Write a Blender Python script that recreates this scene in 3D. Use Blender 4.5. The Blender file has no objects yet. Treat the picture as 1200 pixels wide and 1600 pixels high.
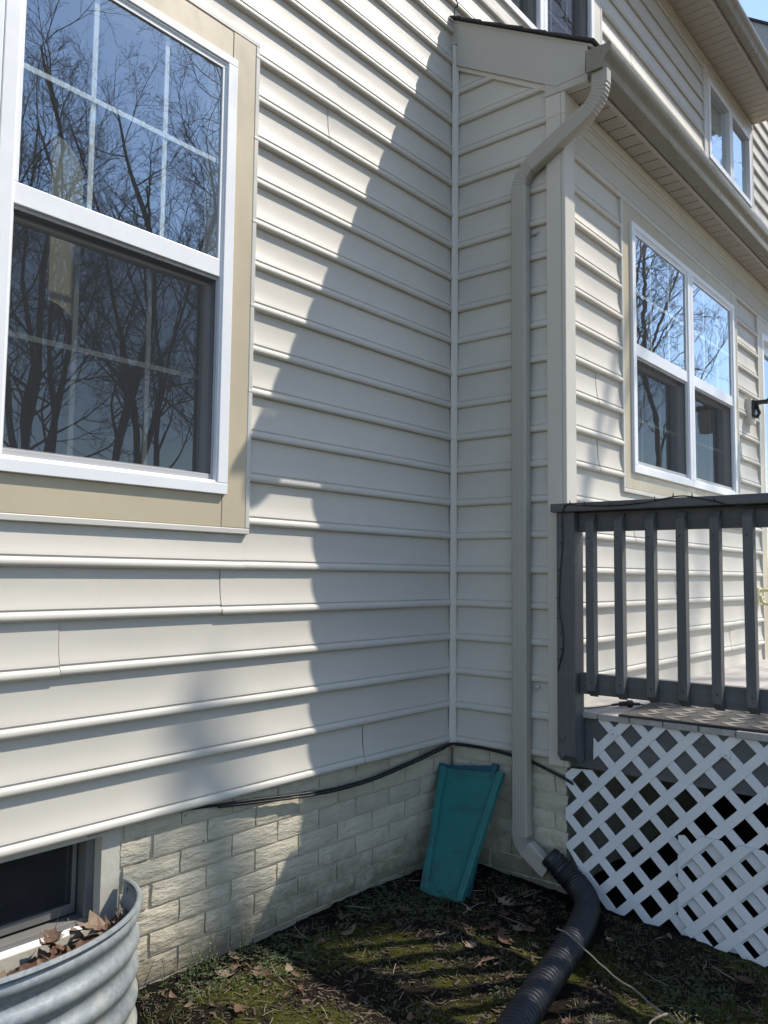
import bpy, bmesh, math, random
from mathutils import Vector, Matrix, noise
R = math.radians
random.seed(7)
sc = bpy.context.scene
C = sc.collection

# ------------------------------------------------------------------ camera
YAW, PIT, ROL = R(50.356), R(4.3754), R(0.6363)
fw = Vector((math.sin(YAW) * math.cos(PIT), math.cos(YAW) * math.cos(PIT), math.sin(PIT)))
rt = Vector((math.cos(YAW), -math.sin(YAW), 0))
up = rt.cross(fw)
rt2 = rt * math.cos(ROL) + up * math.sin(ROL)
up2 = up * math.cos(ROL) - rt * math.sin(ROL)
cam = bpy.data.cameras.new('camera')
cam.sensor_fit = 'VERTICAL'; cam.sensor_height = 36.0
cam.lens = 36.0 * 1279.3 / 1600.0
cam.clip_start = 0.05; cam.clip_end = 600
cob = bpy.data.objects.new('camera', cam); C.objects.link(cob)
M = Matrix((rt2, up2, -fw)).transposed().to_4x4()
M.translation = Vector((-3.381, -2.3555, 1.4326))
cob.matrix_world = M
sc.camera = cob

# ------------------------------------------------------------------ sky + sun
SUN = Vector((1.54, -1.0, 2.25)).normalized()
w = bpy.data.worlds.new('World'); sc.world = w; w.use_nodes = True
wn = w.node_tree.nodes
sky = wn.new('ShaderNodeTexSky'); sky.sky_type = 'NISHITA'; sky.sun_disc = False
sky.sun_elevation = math.asin(SUN.z); sky.sun_rotation = math.atan2(SUN.x, SUN.y) % (2 * math.pi)
sky.air_density = 1.0; sky.dust_density = 0.4; sky.ozone_density = 1.4
w.node_tree.links.new(sky.outputs[0], wn['Background'].inputs[0])
wn['Background'].inputs[1].default_value = 0.15
sl = bpy.data.lights.new('sun', 'SUN'); sl.energy = 3.6; sl.angle = R(0.53); sl.color = (1.0, 0.93, 0.83)
so = bpy.data.objects.new('sun', sl); C.objects.link(so)
so.rotation_euler = (-SUN).to_track_quat('-Z', 'Y').to_euler()
so.location = (10, -8, 20)
vs = sc.view_settings
sc.display_settings.display_device = 'sRGB'
vs.view_transform = 'Standard'; vs.look = 'None'; vs.gamma = 1.0; vs.use_curve_mapping = False
vs.exposure = 0.85
sc.cycles.max_bounces = 8; sc.cycles.transparent_max_bounces = 12
sc.cycles.caustics_reflective = False; sc.cycles.caustics_refractive = False

# ------------------------------------------------------------------ materials
class NT:
    def __init__(s, name):
        s.m = bpy.data.materials.new(name); s.m.use_nodes = True
        s.n = s.m.node_tree.nodes; s.l = s.m.node_tree.links
        s.n.clear()
        s.out = s.n.new('ShaderNodeOutputMaterial')
        s.tc = s.n.new('ShaderNodeTexCoord')
    def node(s, t, **k):
        n = s.n.new(t)
        for a, v in k.items(): setattr(n, a, v)
        return n
    def link(s, a, b): s.l.new(a, b)
    def coords(s, scale=(1, 1, 1), kind='Object', rand=False):
        mp = s.node('ShaderNodeMapping'); mp.inputs['Scale'].default_value = scale
        s.link(s.tc.outputs[kind], mp.inputs['Vector'])
        if rand:
            oi = s.node('ShaderNodeObjectInfo'); ml = s.node('ShaderNodeMath', operation='MULTIPLY')
            ml.inputs[1].default_value = 37.0
            s.link(oi.outputs['Random'], ml.inputs[0])
            s.link(ml.outputs[0], mp.inputs['Location'])
        return mp.outputs[0]
    def noise(s, vec, scale, detail=4, rough=.6):
        n = s.node('ShaderNodeTexNoise'); n.inputs['Scale'].default_value = scale
        n.inputs['Detail'].default_value = detail; n.inputs['Roughness'].default_value = rough
        s.link(vec, n.inputs['Vector']); return n.outputs['Fac']
    def ramp(s, fac, stops):
        r = s.node('ShaderNodeValToRGB')
        e = r.color_ramp.elements
        while len(e) < len(stops): e.new(0.5)
        for el, (p, c) in zip(e, stops):
            el.position = p
            el.color = (c, c, c, 1) if isinstance(c, (int, float)) else (*c, 1)
        s.link(fac, r.inputs[0]); return r.outputs[0]
    def mix(s, fac, a, b, blend='MIX'):
        m = s.node('ShaderNodeMixRGB', blend_type=blend)
        for i, x in ((0, fac), (1, a), (2, b)):
            if isinstance(x, bpy.types.NodeSocket): s.link(x, m.inputs[i])
            elif i == 0: m.inputs[0].default_value = x
            else: m.inputs[i].default_value = (*x, 1)
        return m.outputs[0]
    def math(s, op, a, b=0.0):
        m = s.node('ShaderNodeMath', operation=op)
        for i, x in ((0, a), (1, b)):
            if isinstance(x, bpy.types.NodeSocket): s.link(x, m.inputs[i])
            else: m.inputs[i].default_value = x
        return m.outputs[0]
    def bump(s, h, dist, strength=1.0, prev=None):
        b = s.node('ShaderNodeBump'); b.inputs['Distance'].default_value = dist
        b.inputs['Strength'].default_value = strength
        s.link(h, b.inputs['Height'])
        if prev is not None: s.link(prev, b.inputs['Normal'])
        return b.outputs[0]
    def pbsdf(s, col, rough, normal=None, metal=0.0, spec=0.5):
        p = s.node('ShaderNodeBsdfPrincipled')
        for key, x in (('Base Color', col), ('Roughness', rough), ('Metallic', metal), ('Specular IOR Level', spec)):
            if isinstance(x, bpy.types.NodeSocket): s.link(x, p.inputs[key])
            elif key == 'Base Color': p.inputs[key].default_value = (*x, 1)
            else: p.inputs[key].default_value = x
        if normal is not None: s.link(normal, p.inputs['Normal'])
        s.link(p.outputs[0], s.out.inputs[0]); return p

def sh(c, k): return tuple(min(1, x * k) for x in c)

def plain(name, col, rough=.5, var=.1, scale=4, bump=0.0, bscale=60, stretch=(1, 1, 1), rand=False, metal=0.0, spec=.5,
          dirt=None, dscale=6, dpos=(.62, .75), objvar=0.0):
    t = NT(name); v = t.coords(stretch, rand=rand)
    n = t.noise(v, scale)
    c = t.ramp(n, [(.25, sh(col, 1 - var)), (.75, sh(col, 1 + var))])
    if objvar:
        oi = t.node('ShaderNodeObjectInfo')
        c = t.mix(1.0, c, t.ramp(oi.outputs['Random'], [(0, 1 - objvar), (1, 1.0)]), 'MULTIPLY')
    if dirt:
        d = t.noise(v, dscale, 6, .7)
        c = t.mix(t.ramp(d, [(dpos[0], 0), (dpos[1], 1)]), c, dirt)
    nr = None
    if bump: nr = t.bump(t.noise(v, bscale, 5, .65), bump)
    rg = t.ramp(t.noise(v, scale * 3), [(.3, max(.02, rough - .08)), (.7, rough + .08)])
    t.pbsdf(c, rg, nr, metal, spec)
    return t.m

def siding_mat(name, col):
    t = NT(name); v = t.coords()
    big = t.noise(t.coords((.5, .5, 1.6)), 1.4, 3)
    c = t.ramp(big, [(.3, sh(col, .93)), (.7, sh(col, 1.05))])
    oi = t.node('ShaderNodeObjectInfo')
    c = t.mix(1.0, c, t.ramp(oi.outputs['Random'], [(0, .955), (1, 1.0)]), 'MULTIPLY')
    # rain streaks and chalky scuffs
    st = t.noise(t.coords((26, 26, 1.1)), 1.0, 4, .7)
    c = t.mix(t.math('MULTIPLY', t.ramp(st, [(.52, 0), (.75, 1)]), .07), c, (.36, .34, .29))
    gr = t.noise(t.coords((2.2, 2.2, 9)), 1.0, 6, .75)
    c = t.mix(t.math('MULTIPLY', t.ramp(gr, [(.55, 0), (.8, 1)]), .22), c, (.33, .31, .26))
    ch = t.noise(t.coords((7, 7, 3)), 1.3, 8, .8)
    c = t.mix(t.math('MULTIPLY', t.ramp(ch, [(.71, 0), (.74, 1)]), .55), c, (.86, .86, .86))
    wob = t.noise(t.coords((1.3, 1.3, 3.5)), 1.2, 2, .4)
    fine = t.noise(t.coords((9, 9, 160)), 1.0, 3, .6)
    n1 = t.bump(wob, .010, .8)
    n2 = t.bump(fine, .0003, .5, n1)
    rg = t.ramp(t.noise(v, 2.5, 5), [(.3, .46), (.7, .60)])
    t.pbsdf(c, rg, n2, 0, .40)
    return t.m

def glass_mat(name, f0=.13, wave=(1.2, 1.2, 1.2), amt=.0012, tint=(.86, .9, .88)):
    t = NT(name)
    lw = t.node('ShaderNodeLayerWeight'); lw.inputs['Blend'].default_value = .5
    p = t.math('POWER', lw.outputs['Facing'], 3.0)
    fac = t.math('ADD', t.math('MULTIPLY', p, 1 - f0), f0)
    gl = t.node('ShaderNodeBsdfGlossy'); gl.inputs['Roughness'].default_value = 0.0
    gl.inputs['Color'].default_value = (.84, .93, 1, 1)
    nn = t.bump(t.noise(t.coords(wave), 1.0, 2, .4), amt * 10, 1.0)
    t.link(nn, gl.inputs['Normal'])
    tr = t.node('ShaderNodeBsdfTransparent'); tr.inputs[0].default_value = (*tint, 1)
    mx = t.node('ShaderNodeMixShader')
    t.link(fac, mx.inputs[0]); t.link(tr.outputs[0], mx.inputs[1]); t.link(gl.outputs[0], mx.inputs[2])
    t.link(mx.outputs[0], t.out.inputs[0])
    return t.m

def screen_mat(name, open_=.5):
    t = NT(name)
    df = t.node('ShaderNodeBsdfDiffuse'); df.inputs[0].default_value = (.042, .044, .048, 1)
    tr = t.node('ShaderNodeBsdfTransparent')
    mx = t.node('ShaderNodeMixShader'); mx.inputs[0].default_value = open_
    t.link(df.outputs[0], mx.inputs[1]); t.link(tr.outputs[0], mx.inputs[2])
    t.link(mx.outputs[0], t.out.inputs[0]); return t.m

def soffit_mat(name, col):
    t = NT(name)
    sp = t.node('ShaderNodeSeparateXYZ'); t.link(t.tc.outputs['Object'], sp.inputs[0])
    def cell(o, pitch, shift=0.0):
        return t.math('SUBTRACT', t.math('FRACT', t.math('ADD', t.math('DIVIDE', o, pitch), shift)), .5)
    row = t.math('FLOOR', t.math('DIVIDE', sp.outputs['Y'], .0085))
    sx = t.math('MULTIPLY', row, .5)
    u = t.math('SUBTRACT', t.math('FRACT', t.math('ADD', t.math('DIVIDE', sp.outputs['X'], .017), sx)), .5)
    v = cell(sp.outputs['Y'], .0085)
    d = t.math('SQRT', t.math('ADD', t.math('POWER', t.math('MULTIPLY', u, 2.0), 2.0), t.math('POWER', v, 2.0)))
    hole = t.ramp(d, [(.26, 1), (.34, 0)])
    c = t.mix(hole, col, (.03, .028, .025))
    n = t.bump(t.math('SUBTRACT', 1.0, hole), .003)
    t.pbsdf(c, .5, n, 0, .4); return t.m

def wood_mat(name, col, lite, rough=.6, axis='X', wear=.3):
    t = NT(name)
    s = {'X': (2, 28, 28), 'Y': (28, 2, 28), 'Z': (28, 28, 2)}[axis]
    v = t.coords(s, rand=True)
    g = t.noise(v, 1.0, 6, .7)
    c = t.ramp(g, [(.3, sh(col, .78)), (.7, sh(col, 1.2))])
    wn_ = t.noise(t.coords((6, 6, 6), rand=True), 1.0, 7, .75)
    c = t.mix(t.math('MULTIPLY', t.ramp(wn_, [(.55, 0), (.72, 1)]), wear), c, lite)
    oi = t.node('ShaderNodeObjectInfo')
    c = t.mix(1.0, c, t.ramp(oi.outputs['Random'], [(0, .85), (1, 1.0)]), 'MULTIPLY')
    t.pbsdf(c, rough, t.bump(g, .0012), 0, .4); return t.m

def brick_mat(name):
    t = NT(name); v = t.coords(rand=True)
    n = t.noise(v, 9, 5)
    c = t.ramp(n, [(.25, (.49, .44, .335)), (.75, (.65, .60, .475))])
    oi = t.node('ShaderNodeObjectInfo')
    c = t.mix(1.0, c, t.ramp(oi.outputs['Random'], [(0, .86), (1, 1.0)]), 'MULTIPLY')
    pits = t.noise(v, 60, 3, .6)
    pit = t.ramp(pits, [(.70, 0), (.735, 1)])
    c = t.mix(pit, c, (.06, .045, .03))
    # mud splashed on the lowest courses
    geo = t.node('ShaderNodeNewGeometry'); sp = t.node('ShaderNodeSeparateXYZ'); t.link(geo.outputs['Position'], sp.inputs[0])
    low = t.node('ShaderNodeMapRange'); low.inputs[1].default_value = .40; low.inputs[2].default_value = .04
    t.link(sp.outputs['Z'], low.inputs[0])
    mud = t.noise(t.coords((5, 5, 5), rand=True), 2.0, 8, .75)
    mudf = t.ramp(t.math('ADD', t.math('MULTIPLY', low.outputs[0], .42), t.math('MULTIPLY', mud, .62)), [(.45, 0), (.66, 1)])
    c = t.mix(t.math('MULTIPLY', mudf, .75), c, (.15, .125, .08))
    rgh = t.noise(t.coords((9, 26, 9), rand=True), 1.6, 5, .66)
    n1 = t.bump(rgh, .009, 1.0)
    n2 = t.bump(t.math('SUBTRACT', 1.0, pit), .003, .7, n1)
    t.pbsdf(c, .62, n2, 0, .4); return t.m

def ground_mat(name):
    t = NT(name); v = t.coords()
    a = t.noise(v, 2.2, 6, .65); b = t.noise(v, 26, 6, .7); d = t.noise(v, 160, 4, .7)
    soil = t.ramp(b, [(.3, (.009, .007, .005)), (.55, (.022, .016, .011)), (.75, (.055, .040, .027))])
    moss = t.ramp(d, [(.3, (.012, .014, .003)), (.55, (.075, .080, .011)), (.78, (.19, .19, .026))])
    mf = t.ramp(t.math('ADD', t.math('MULTIPLY', a, .7), t.math('MULTIPLY', b, .3)), [(.485, 0), (.53, 1)])
    c = t.mix(mf, soil, moss)
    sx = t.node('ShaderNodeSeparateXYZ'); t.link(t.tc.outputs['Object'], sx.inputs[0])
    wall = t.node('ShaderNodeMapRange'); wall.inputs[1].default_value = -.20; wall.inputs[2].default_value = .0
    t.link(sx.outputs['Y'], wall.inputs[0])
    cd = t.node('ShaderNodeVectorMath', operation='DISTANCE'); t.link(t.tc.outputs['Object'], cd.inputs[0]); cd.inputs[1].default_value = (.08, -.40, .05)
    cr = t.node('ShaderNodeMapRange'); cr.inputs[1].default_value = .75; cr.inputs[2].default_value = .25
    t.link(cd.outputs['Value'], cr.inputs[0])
    near_dark = t.math('MAXIMUM', wall.outputs[0], cr.outputs[0])
    near_dark = t.ramp(t.math('ADD', near_dark, t.math('MULTIPLY', t.math('SUBTRACT', b, .5), .9)), [(.22, 0), (.5, 1)])
    c = t.mix(near_dark, c, (.0085, .0068, .0055))  # soil darker along the wall and around the house corner
    ln = t.node('ShaderNodeVectorMath', operation='LENGTH'); t.link(t.tc.outputs['Object'], ln.inputs[0])
    far = t.node('ShaderNodeMapRange'); far.inputs[1].default_value = 4; far.inputs[2].default_value = 7
    t.link(ln.outputs['Value'], far.inputs[0])
    litter = t.ramp(b, [(.3, (.05, .032, .018)), (.7, (.17, .11, .065))])
    c = t.mix(far.outputs[0], c, litter)
    n1 = t.bump(b, .03); n2 = t.bump(d, .012, 1.0, n1)
    t.pbsdf(c, .95, n2, 0, .15); return t.m

def galv_mat(name):
    t = NT(name); v = t.coords()
    vo = t.node('ShaderNodeTexVoronoi'); vo.inputs['Scale'].default_value = 70; t.link(v, vo.inputs['Vector'])
    sp = t.ramp(vo.outputs['Color'], [(0, (.21, .235, .25)), (1, (.30, .325, .34))])
    st = t.noise(t.coords((2, 2, 2)), 2.0, 6, .7)
    c = t.mix(t.math('MULTIPLY', t.ramp(st, [(.5, 0), (.7, 1)]), .5), sp, (.55, .53, .42))
    rs = t.noise(v, 11, 6, .8)
    c = t.mix(t.ramp(rs, [(.735, 0), (.77, 1)]), c, (.09, .04, .02))
    t.pbsdf(c, t.ramp(st, [(.3, .38), (.7, .58)]), t.bump(t.noise(v, 90, 3), .0006), .30, .5)
    return t.m

SID = siding_mat('vinyl_siding', (.575, .543, .480))
TRIMV = plain('vinyl_trim', (.58, .54, .47), .42, .05, 3, stretch=(1, 1, .3), dirt=(.33, .31, .27), dscale=9, dpos=(.66, .82))
RAKE = plain('aluminium_fascia', (.47, .45, .40), .45, .05, 2)
CAPPING = plain('tan_capping', (.49, .42, .295), .4, .07, 4, stretch=(1, 1, .5), dirt=(.40, .36, .28), dscale=12, dpos=(.6, .8), bump=.0006, bscale=14)
JCH = plain('channel_trim', (.56, .54, .49), .4, .05, 4)
WHITE = plain('white_vinyl', (.76, .77, .79), .38, .03, 5, dirt=(.5, .49, .46), dscale=16, dpos=(.68, .85))
GRILLE = plain('grille_white', (.80, .83, .81), .5, .03, 5)
SASHG = plain('grey_screen_frame', (.40, .40, .41), .45, .05, 6)
DARKV = plain('dark_reveal', (.05, .055, .065), .5, .1, 6)
GLASS = glass_mat('window_glass', .30, (1.3, 1.3, .9), .0005)
GLASSW = glass_mat('wavy_window_glass', .25, (.5, .5, 5.0), .00010)
SCREEN = screen_mat('insect_screen', .42)
ROOM = plain('room_paint', (.30, .29, .27), .8, .05, 2)
PALEP = plain('pale_panel', (.74, .68, .52), .8, .06, 20)
SHEER = plain('sheer_curtain', (.75, .78, .82), .8, .06, 9, stretch=(10, 10, .3))
SHEATH = plain('wall_backing', (.35, .33, .29), .8, .1, 4)
BRICK = brick_mat('painted_brick')
MORTAR = plain('painted_mortar', (.52, .475, .375), .7, .1, 7, bump=.004, bscale=45, dirt=(.16, .13, .09), dscale=7, dpos=(.58, .72))
CONC = plain('painted_concrete', (.50, .475, .40), .65, .07, 5, bump=.002, bscale=30)
SHING = plain('asphalt_shingle', (.075, .070, .068), .9, .35, 90, bump=.004, bscale=260, objvar=.3)
SOFP = soffit_mat('perforated_soffit', (.47, .44, .37))
SOFF = plain('soffit_panel_paint', (.50, .465, .395), .5, .05, 3)
GUTT = plain('gutter_aluminium', (.24, .22, .18), .30, .07, 3, stretch=(.5, 1, 1), dirt=(.19, .172, .14), dscale=7, dpos=(.5, .8))
DSP = plain('downspout_aluminium', (.385, .36, .31), .4, .05, 3, stretch=(1, 1, .3), dirt=(.36, .34, .29), dscale=8, dpos=(.6, .8))
METAL = plain('strap_metal', (.55, .56, .58), .4, .05, 30, metal=.8)
DECKP = wood_mat('grey_deck_stain', (.110, .109, .112), (.23, .22, .21), .6, 'Z', .35)
DECKR = wood_mat('grey_rail_stain', (.110, .109, .112), (.23, .22, .21), .6, 'Y', .3)
DECKB = wood_mat('worn_deck_board', (.41, .385, .36), (.52, .49, .46), .75, 'X', .6)
LATT = plain('lattice_plastic', (.715, .715, .725), .42, .05, 4, dirt=(.45, .44, .40), dscale=14, dpos=(.63, .8))
PIPE = plain('black_corrugated_plastic', (.010, .011, .015), .46, .3, 30, dirt=(.09, .075, .055), dscale=18, dpos=(.6, .78))
CABLE = plain('black_rubber', (.012, .012, .014), .4, .2, 30)
TEAL = plain('teal_plastic', (.019, .155, .140), .5, .16, 9, bump=.0012, bscale=160, dirt=(.035, .070, .062), dscale=8, dpos=(.50, .68))
TEAL2 = plain('dark_teal_plastic', (.014, .085, .115), .45, .2, 9, bump=.0012, bscale=160)
GALV = galv_mat('galvanised_steel')
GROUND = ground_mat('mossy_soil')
LEAFM = [plain('dry_leaf_' + n, c, .75, .28, 22, rand=True, objvar=.35, bump=.001, bscale=60) for n, c in
         (('brown', (.125, .070, .042)), ('rust', (.115, .050, .028)), ('tan', (.24, .175, .115)))]
GRASS = plain('grass_blade', (.075, .085, .020), .7, .4, 6)
WEED = plain('weed_leaf', (.055, .085, .028), .7, .3, 30)
CHIP = plain('litter_chips', (.075, .052, .034), .9, .6, 7)
STRAW = plain('dead_straw', (.22, .18, .115), .8, .4, 12)
TWIG = plain('twig_bark', (.21, .175, .135), .85, .25, 40, bump=.001, bscale=120)
BARK = plain('grey_bark', (.33, .30, .26), .9, .35, 6, stretch=(4, 4, .6), bump=.02, bscale=14)
BLACKM = plain('black_metal', (.012, .012, .013), .4, .2, 20)
FROST = plain('frosted_glass', (.62, .60, .54), .35, .06, 20)
YELP = plain('pale_yellow_plastic', (.60, .56, .34), .45, .08, 20)
MATSUN = plain('mat_sun_patch', (.17, .155, .14), .95, .2, 60)  # paler tone painted in for sun patches on the mat
MATB = plain('mat_rubber', (.055, .052, .05), .95, .2, 80, bump=.002, bscale=300)

# ------------------------------------------------------------------ builders
ORG = {}
def thing(name, label, cat, loc=(0, 0, 0), group=None):
    o = bpy.data.objects.new(name, None); C.objects.link(o); o.location = loc
    o.empty_display_size = .1
    o['label'] = label; o['category'] = cat
    if group: o['group'] = group
    ORG[o.name] = Vector(loc); return o
def tag(o, label, cat, group=None):
    o['label'] = label; o['category'] = cat
    if group: o['group'] = group
    return o
def link_mesh(name, me, mat, parent=None, loc=None):
    o = bpy.data.objects.new(name, me); C.objects.link(o)
    if mat is not None and not me.materials: me.materials.append(mat)
    if parent is not None:
        o.parent = parent; ORG[o.name] = ORG[parent.name].copy()
        if loc is not None: o.location = Vector(loc) - ORG[parent.name]
    elif loc is not None:
        o.location = loc; ORG[o.name] = Vector(loc)
    else: ORG[o.name] = Vector((0, 0, 0))
    return o

class Fr:
    def __init__(s, O, U, N, Z=(0, 0, 1)): s.O, s.U, s.N, s.Z = Vector(O), Vector(U), Vector(N), Vector(Z)
    def __call__(s, u, z, o): return s.O + s.U * u + s.Z * z + s.N * o
D = 0.622
MAIN = Fr((0, 0, 0), (1, 0, 0), (0, -1, 0))
END = Fr((0, 0, 0), (0, -1, 0), (-1, 0, 0))
FRONT = Fr((0, -D, 0), (1, 0, 0), (0, -1, 0))
WORLD = Fr((0, 0, 0), (1, 0, 0), (0, -1, 0))

class MB:
    def __init__(s): s.v = []; s.f = []
    def add(s, vs_, fs):
        k = len(s.v); s.v += [Vector(v) for v in vs_]; s.f += [tuple(i + k for i in f) for f in fs]; return s
    def box(s, fr, u0, u1, z0, z1, o0, o1):
        p = [fr(u, z, o) for o in (o0, o1) for z in (z0, z1) for u in (u0, u1)]
        return s.add(p, [(0, 2, 3, 1), (4, 5, 7, 6), (0, 1, 5, 4), (2, 6, 7, 3), (0, 4, 6, 2), (1, 3, 7, 5)])
    def wbox(s, x0, x1, y0, y1, z0, z1):
        p = [(x, y, z) for z in (z0, z1) for y in (y0, y1) for x in (x0, x1)]
        return s.add(p, [(0, 2, 3, 1), (4, 5, 7, 6), (0, 1, 5, 4), (2, 6, 7, 3), (0, 4, 6, 2), (1, 3, 7, 5)])
    def prism(s, a, b):
        n = len(a)
        s.add(list(a) + list(b), [tuple(range(n - 1, -1, -1)), tuple(range(n, 2 * n))] +
              [(i, (i + 1) % n, n + (i + 1) % n, n + i) for i in range(n)]); return s
    def rings(s, rs, caps=True, closed=True):
        n = len(rs[0]); vv = [p for r in rs for p in r]; ff = []
        for i in range(len(rs) - 1):
            for j in range(n if closed else n - 1):
                k = (j + 1) % n
                ff.append((i * n + j, i * n + k, (i + 1) * n + k, (i + 1) * n + j))
        if caps and closed:
            ff.append(tuple(range(n - 1, -1, -1))); ff.append(tuple((len(rs) - 1) * n + j for j in range(n)))
        return s.add(vv, ff)
    def tube(s, path, r, seg=8, caps=True):
        path = [Vector(p) for p in path]
        if not isinstance(r, (list, tuple)): r = [r] * len(path)
        t = (path[1] - path[0]).normalized()
        a = t.orthogonal().normalized(); rs = []
        for i, p in enumerate(path):
            t2 = (path[min(i + 1, len(path) - 1)] - path[max(i - 1, 0)]).normalized()
            q = t.rotation_difference(t2); a = q @ a; t = t2
            b = t.cross(a)
            rs.append([p + (a * math.cos(2 * math.pi * k / seg) + b * math.sin(2 * math.pi * k / seg)) * r[i] for k in range(seg)])
        return s.rings(rs, caps)
    def mesh(s, name, org=Vector((0, 0, 0)), smooth=None, bevel=0, clip=None, weld=0, bsegs=2):
        me = bpy.data.meshes.new(name)
        me.from_pydata([v - org for v in s.v], [], s.f); me.validate(); me.update()
        if bevel or clip or weld:
            bm = bmesh.new(); bm.from_mesh(me)
            if weld: bmesh.ops.remove_doubles(bm, verts=bm.verts, dist=weld)
            if clip:
                for co, no in clip:
                    bmesh.ops.bisect_plane(bm, geom=bm.verts[:] + bm.edges[:] + bm.faces[:], plane_co=Vector(co) - org,
                                           plane_no=Vector(no), clear_outer=True)
            if bevel:
                es = [e for e in bm.edges if len(e.link_faces) == 2 and e.calc_face_angle(0) > .6]
                bmesh.ops.bevel(bm, geom=es, offset=bevel, segments=bsegs, affect='EDGES', profile=.5, clamp_overlap=True)
            bm.to_mesh(me); bm.free()
        if smooth is not None:
            for p in me.polygons: p.use_smooth = True
            me.set_sharp_from_angle(angle=R(smooth))
        return me
    def build(s, name, mat, parent=None, smooth=None, bevel=0, clip=None, weld=0, bsegs=2, loc=None):
        org = ORG[parent.name] if parent is not None else (Vector(loc) if loc is not None else Vector((0, 0, 0)))
        me = s.mesh(name, org, smooth, bevel, clip, weld, bsegs)
        o = link_mesh(name, me, mat, parent)
        if parent is None and loc is not None: o.location = loc; ORG[o.name] = org.copy()
        return o

def bez(pts, n=8):
    """Catmull-Rom through pts"""
    P = [Vector(p) for p in pts]; P = [2 * P[0] - P[1]] + P + [2 * P[-1] - P[-2]]
    out = []
    for i in range(1, len(P) - 2):
        for k in range(n):
            t = k / n; a, b, c, d = P[i - 1], P[i], P[i + 1], P[i + 2]
            out.append(.5 * ((2 * b) + (c - a) * t + (2 * a - 5 * b + 4 * c - d) * t * t + (3 * b - a - 3 * c + d) * t ** 3))
    out.append(P[-2]); return out

# ------------------------------------------------------------------ ground (structure)
def gz(x, y):
    b = .075 + .055 * max(y, -2.5) if y < 0 else .075
    d = math.hypot(x + .8, y + .6)
    k = max(0.0, 1 - d / 5)
    z = b + .018 * noise.noise(Vector((x * 2.1, y * 2.1, 0))) * k
    z += .012 * noise.noise(Vector((x * 7, y * 7, 3))) * k + .006 * noise.noise(Vector((x * 24, y * 24, 9))) * k
    return z
def axis(lo, hi, step, ends):
    a = [lo + i * step for i in range(int((hi - lo) / step) + 1)]
    g = step; x = a[-1]
    while x < ends[1]: g *= 1.35; x += g; a.append(x)
    g = step; x = a[0]
    while x > ends[0]: g *= 1.35; x -= g; a.insert(0, x)
    return a
xs = axis(-2.4, .7, .013, (-120, 160)); ys = axis(-1.9, .10, .013, (-160, 60))
gv = [(x, y, gz(x, y)) for y in ys for x in xs]; nx = len(xs)
gf = [(j * nx + i, j * nx + i + 1, (j + 1) * nx + i + 1, (j + 1) * nx + i) for j in range(len(ys) - 1) for i in range(nx - 1)]
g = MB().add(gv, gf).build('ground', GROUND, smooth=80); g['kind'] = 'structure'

# ------------------------------------------------------------------ house
HC = .165; ZS = .62
PROF = [(.175, .0022), (.165, .0024), (.135, .0026), (.108, .0034), (.084, .0053), (.064, .0082), (.049, .0114), (.0405, .0136), (.0365, .0143),
        (.0345, .0116), (.0300, .0114), (.0275, .0150), (.0230, .0188), (.0175, .0206), (.012, .0210), (.007, .0200), (.003, .0175),
        (.0005, .0140), (0, .0115), (.0005, .001)]
house = thing('house', 'cream vinyl sided house with painted brick foundation and small side bay', 'house', (0, 0, 0))

def wall_slab(name, fr, u0, u1, z0, z1, holes, o0, o1, mat, parent=None):
    us = sorted({u0, u1} | {h[i] for h in holes for i in (0, 1)}); zs = sorted({z0, z1} | {h[i] for h in holes for i in (2, 3)})
    us = [u for u in us if u0 <= u <= u1]; zs = [z for z in zs if z0 <= z <= z1]
    mb = MB()
    for a, b in zip(us, us[1:]):
        for c, d in zip(zs, zs[1:]):
            mu, mz = (a + b) / 2, (c + d) / 2
            if any(h[0] < mu < h[1] and h[2] < mz < h[3] for h in holes): continue
            mb.box(fr, a, b, c, d, o0, o1)
    return mb.build(name, mat, parent or house)

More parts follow.
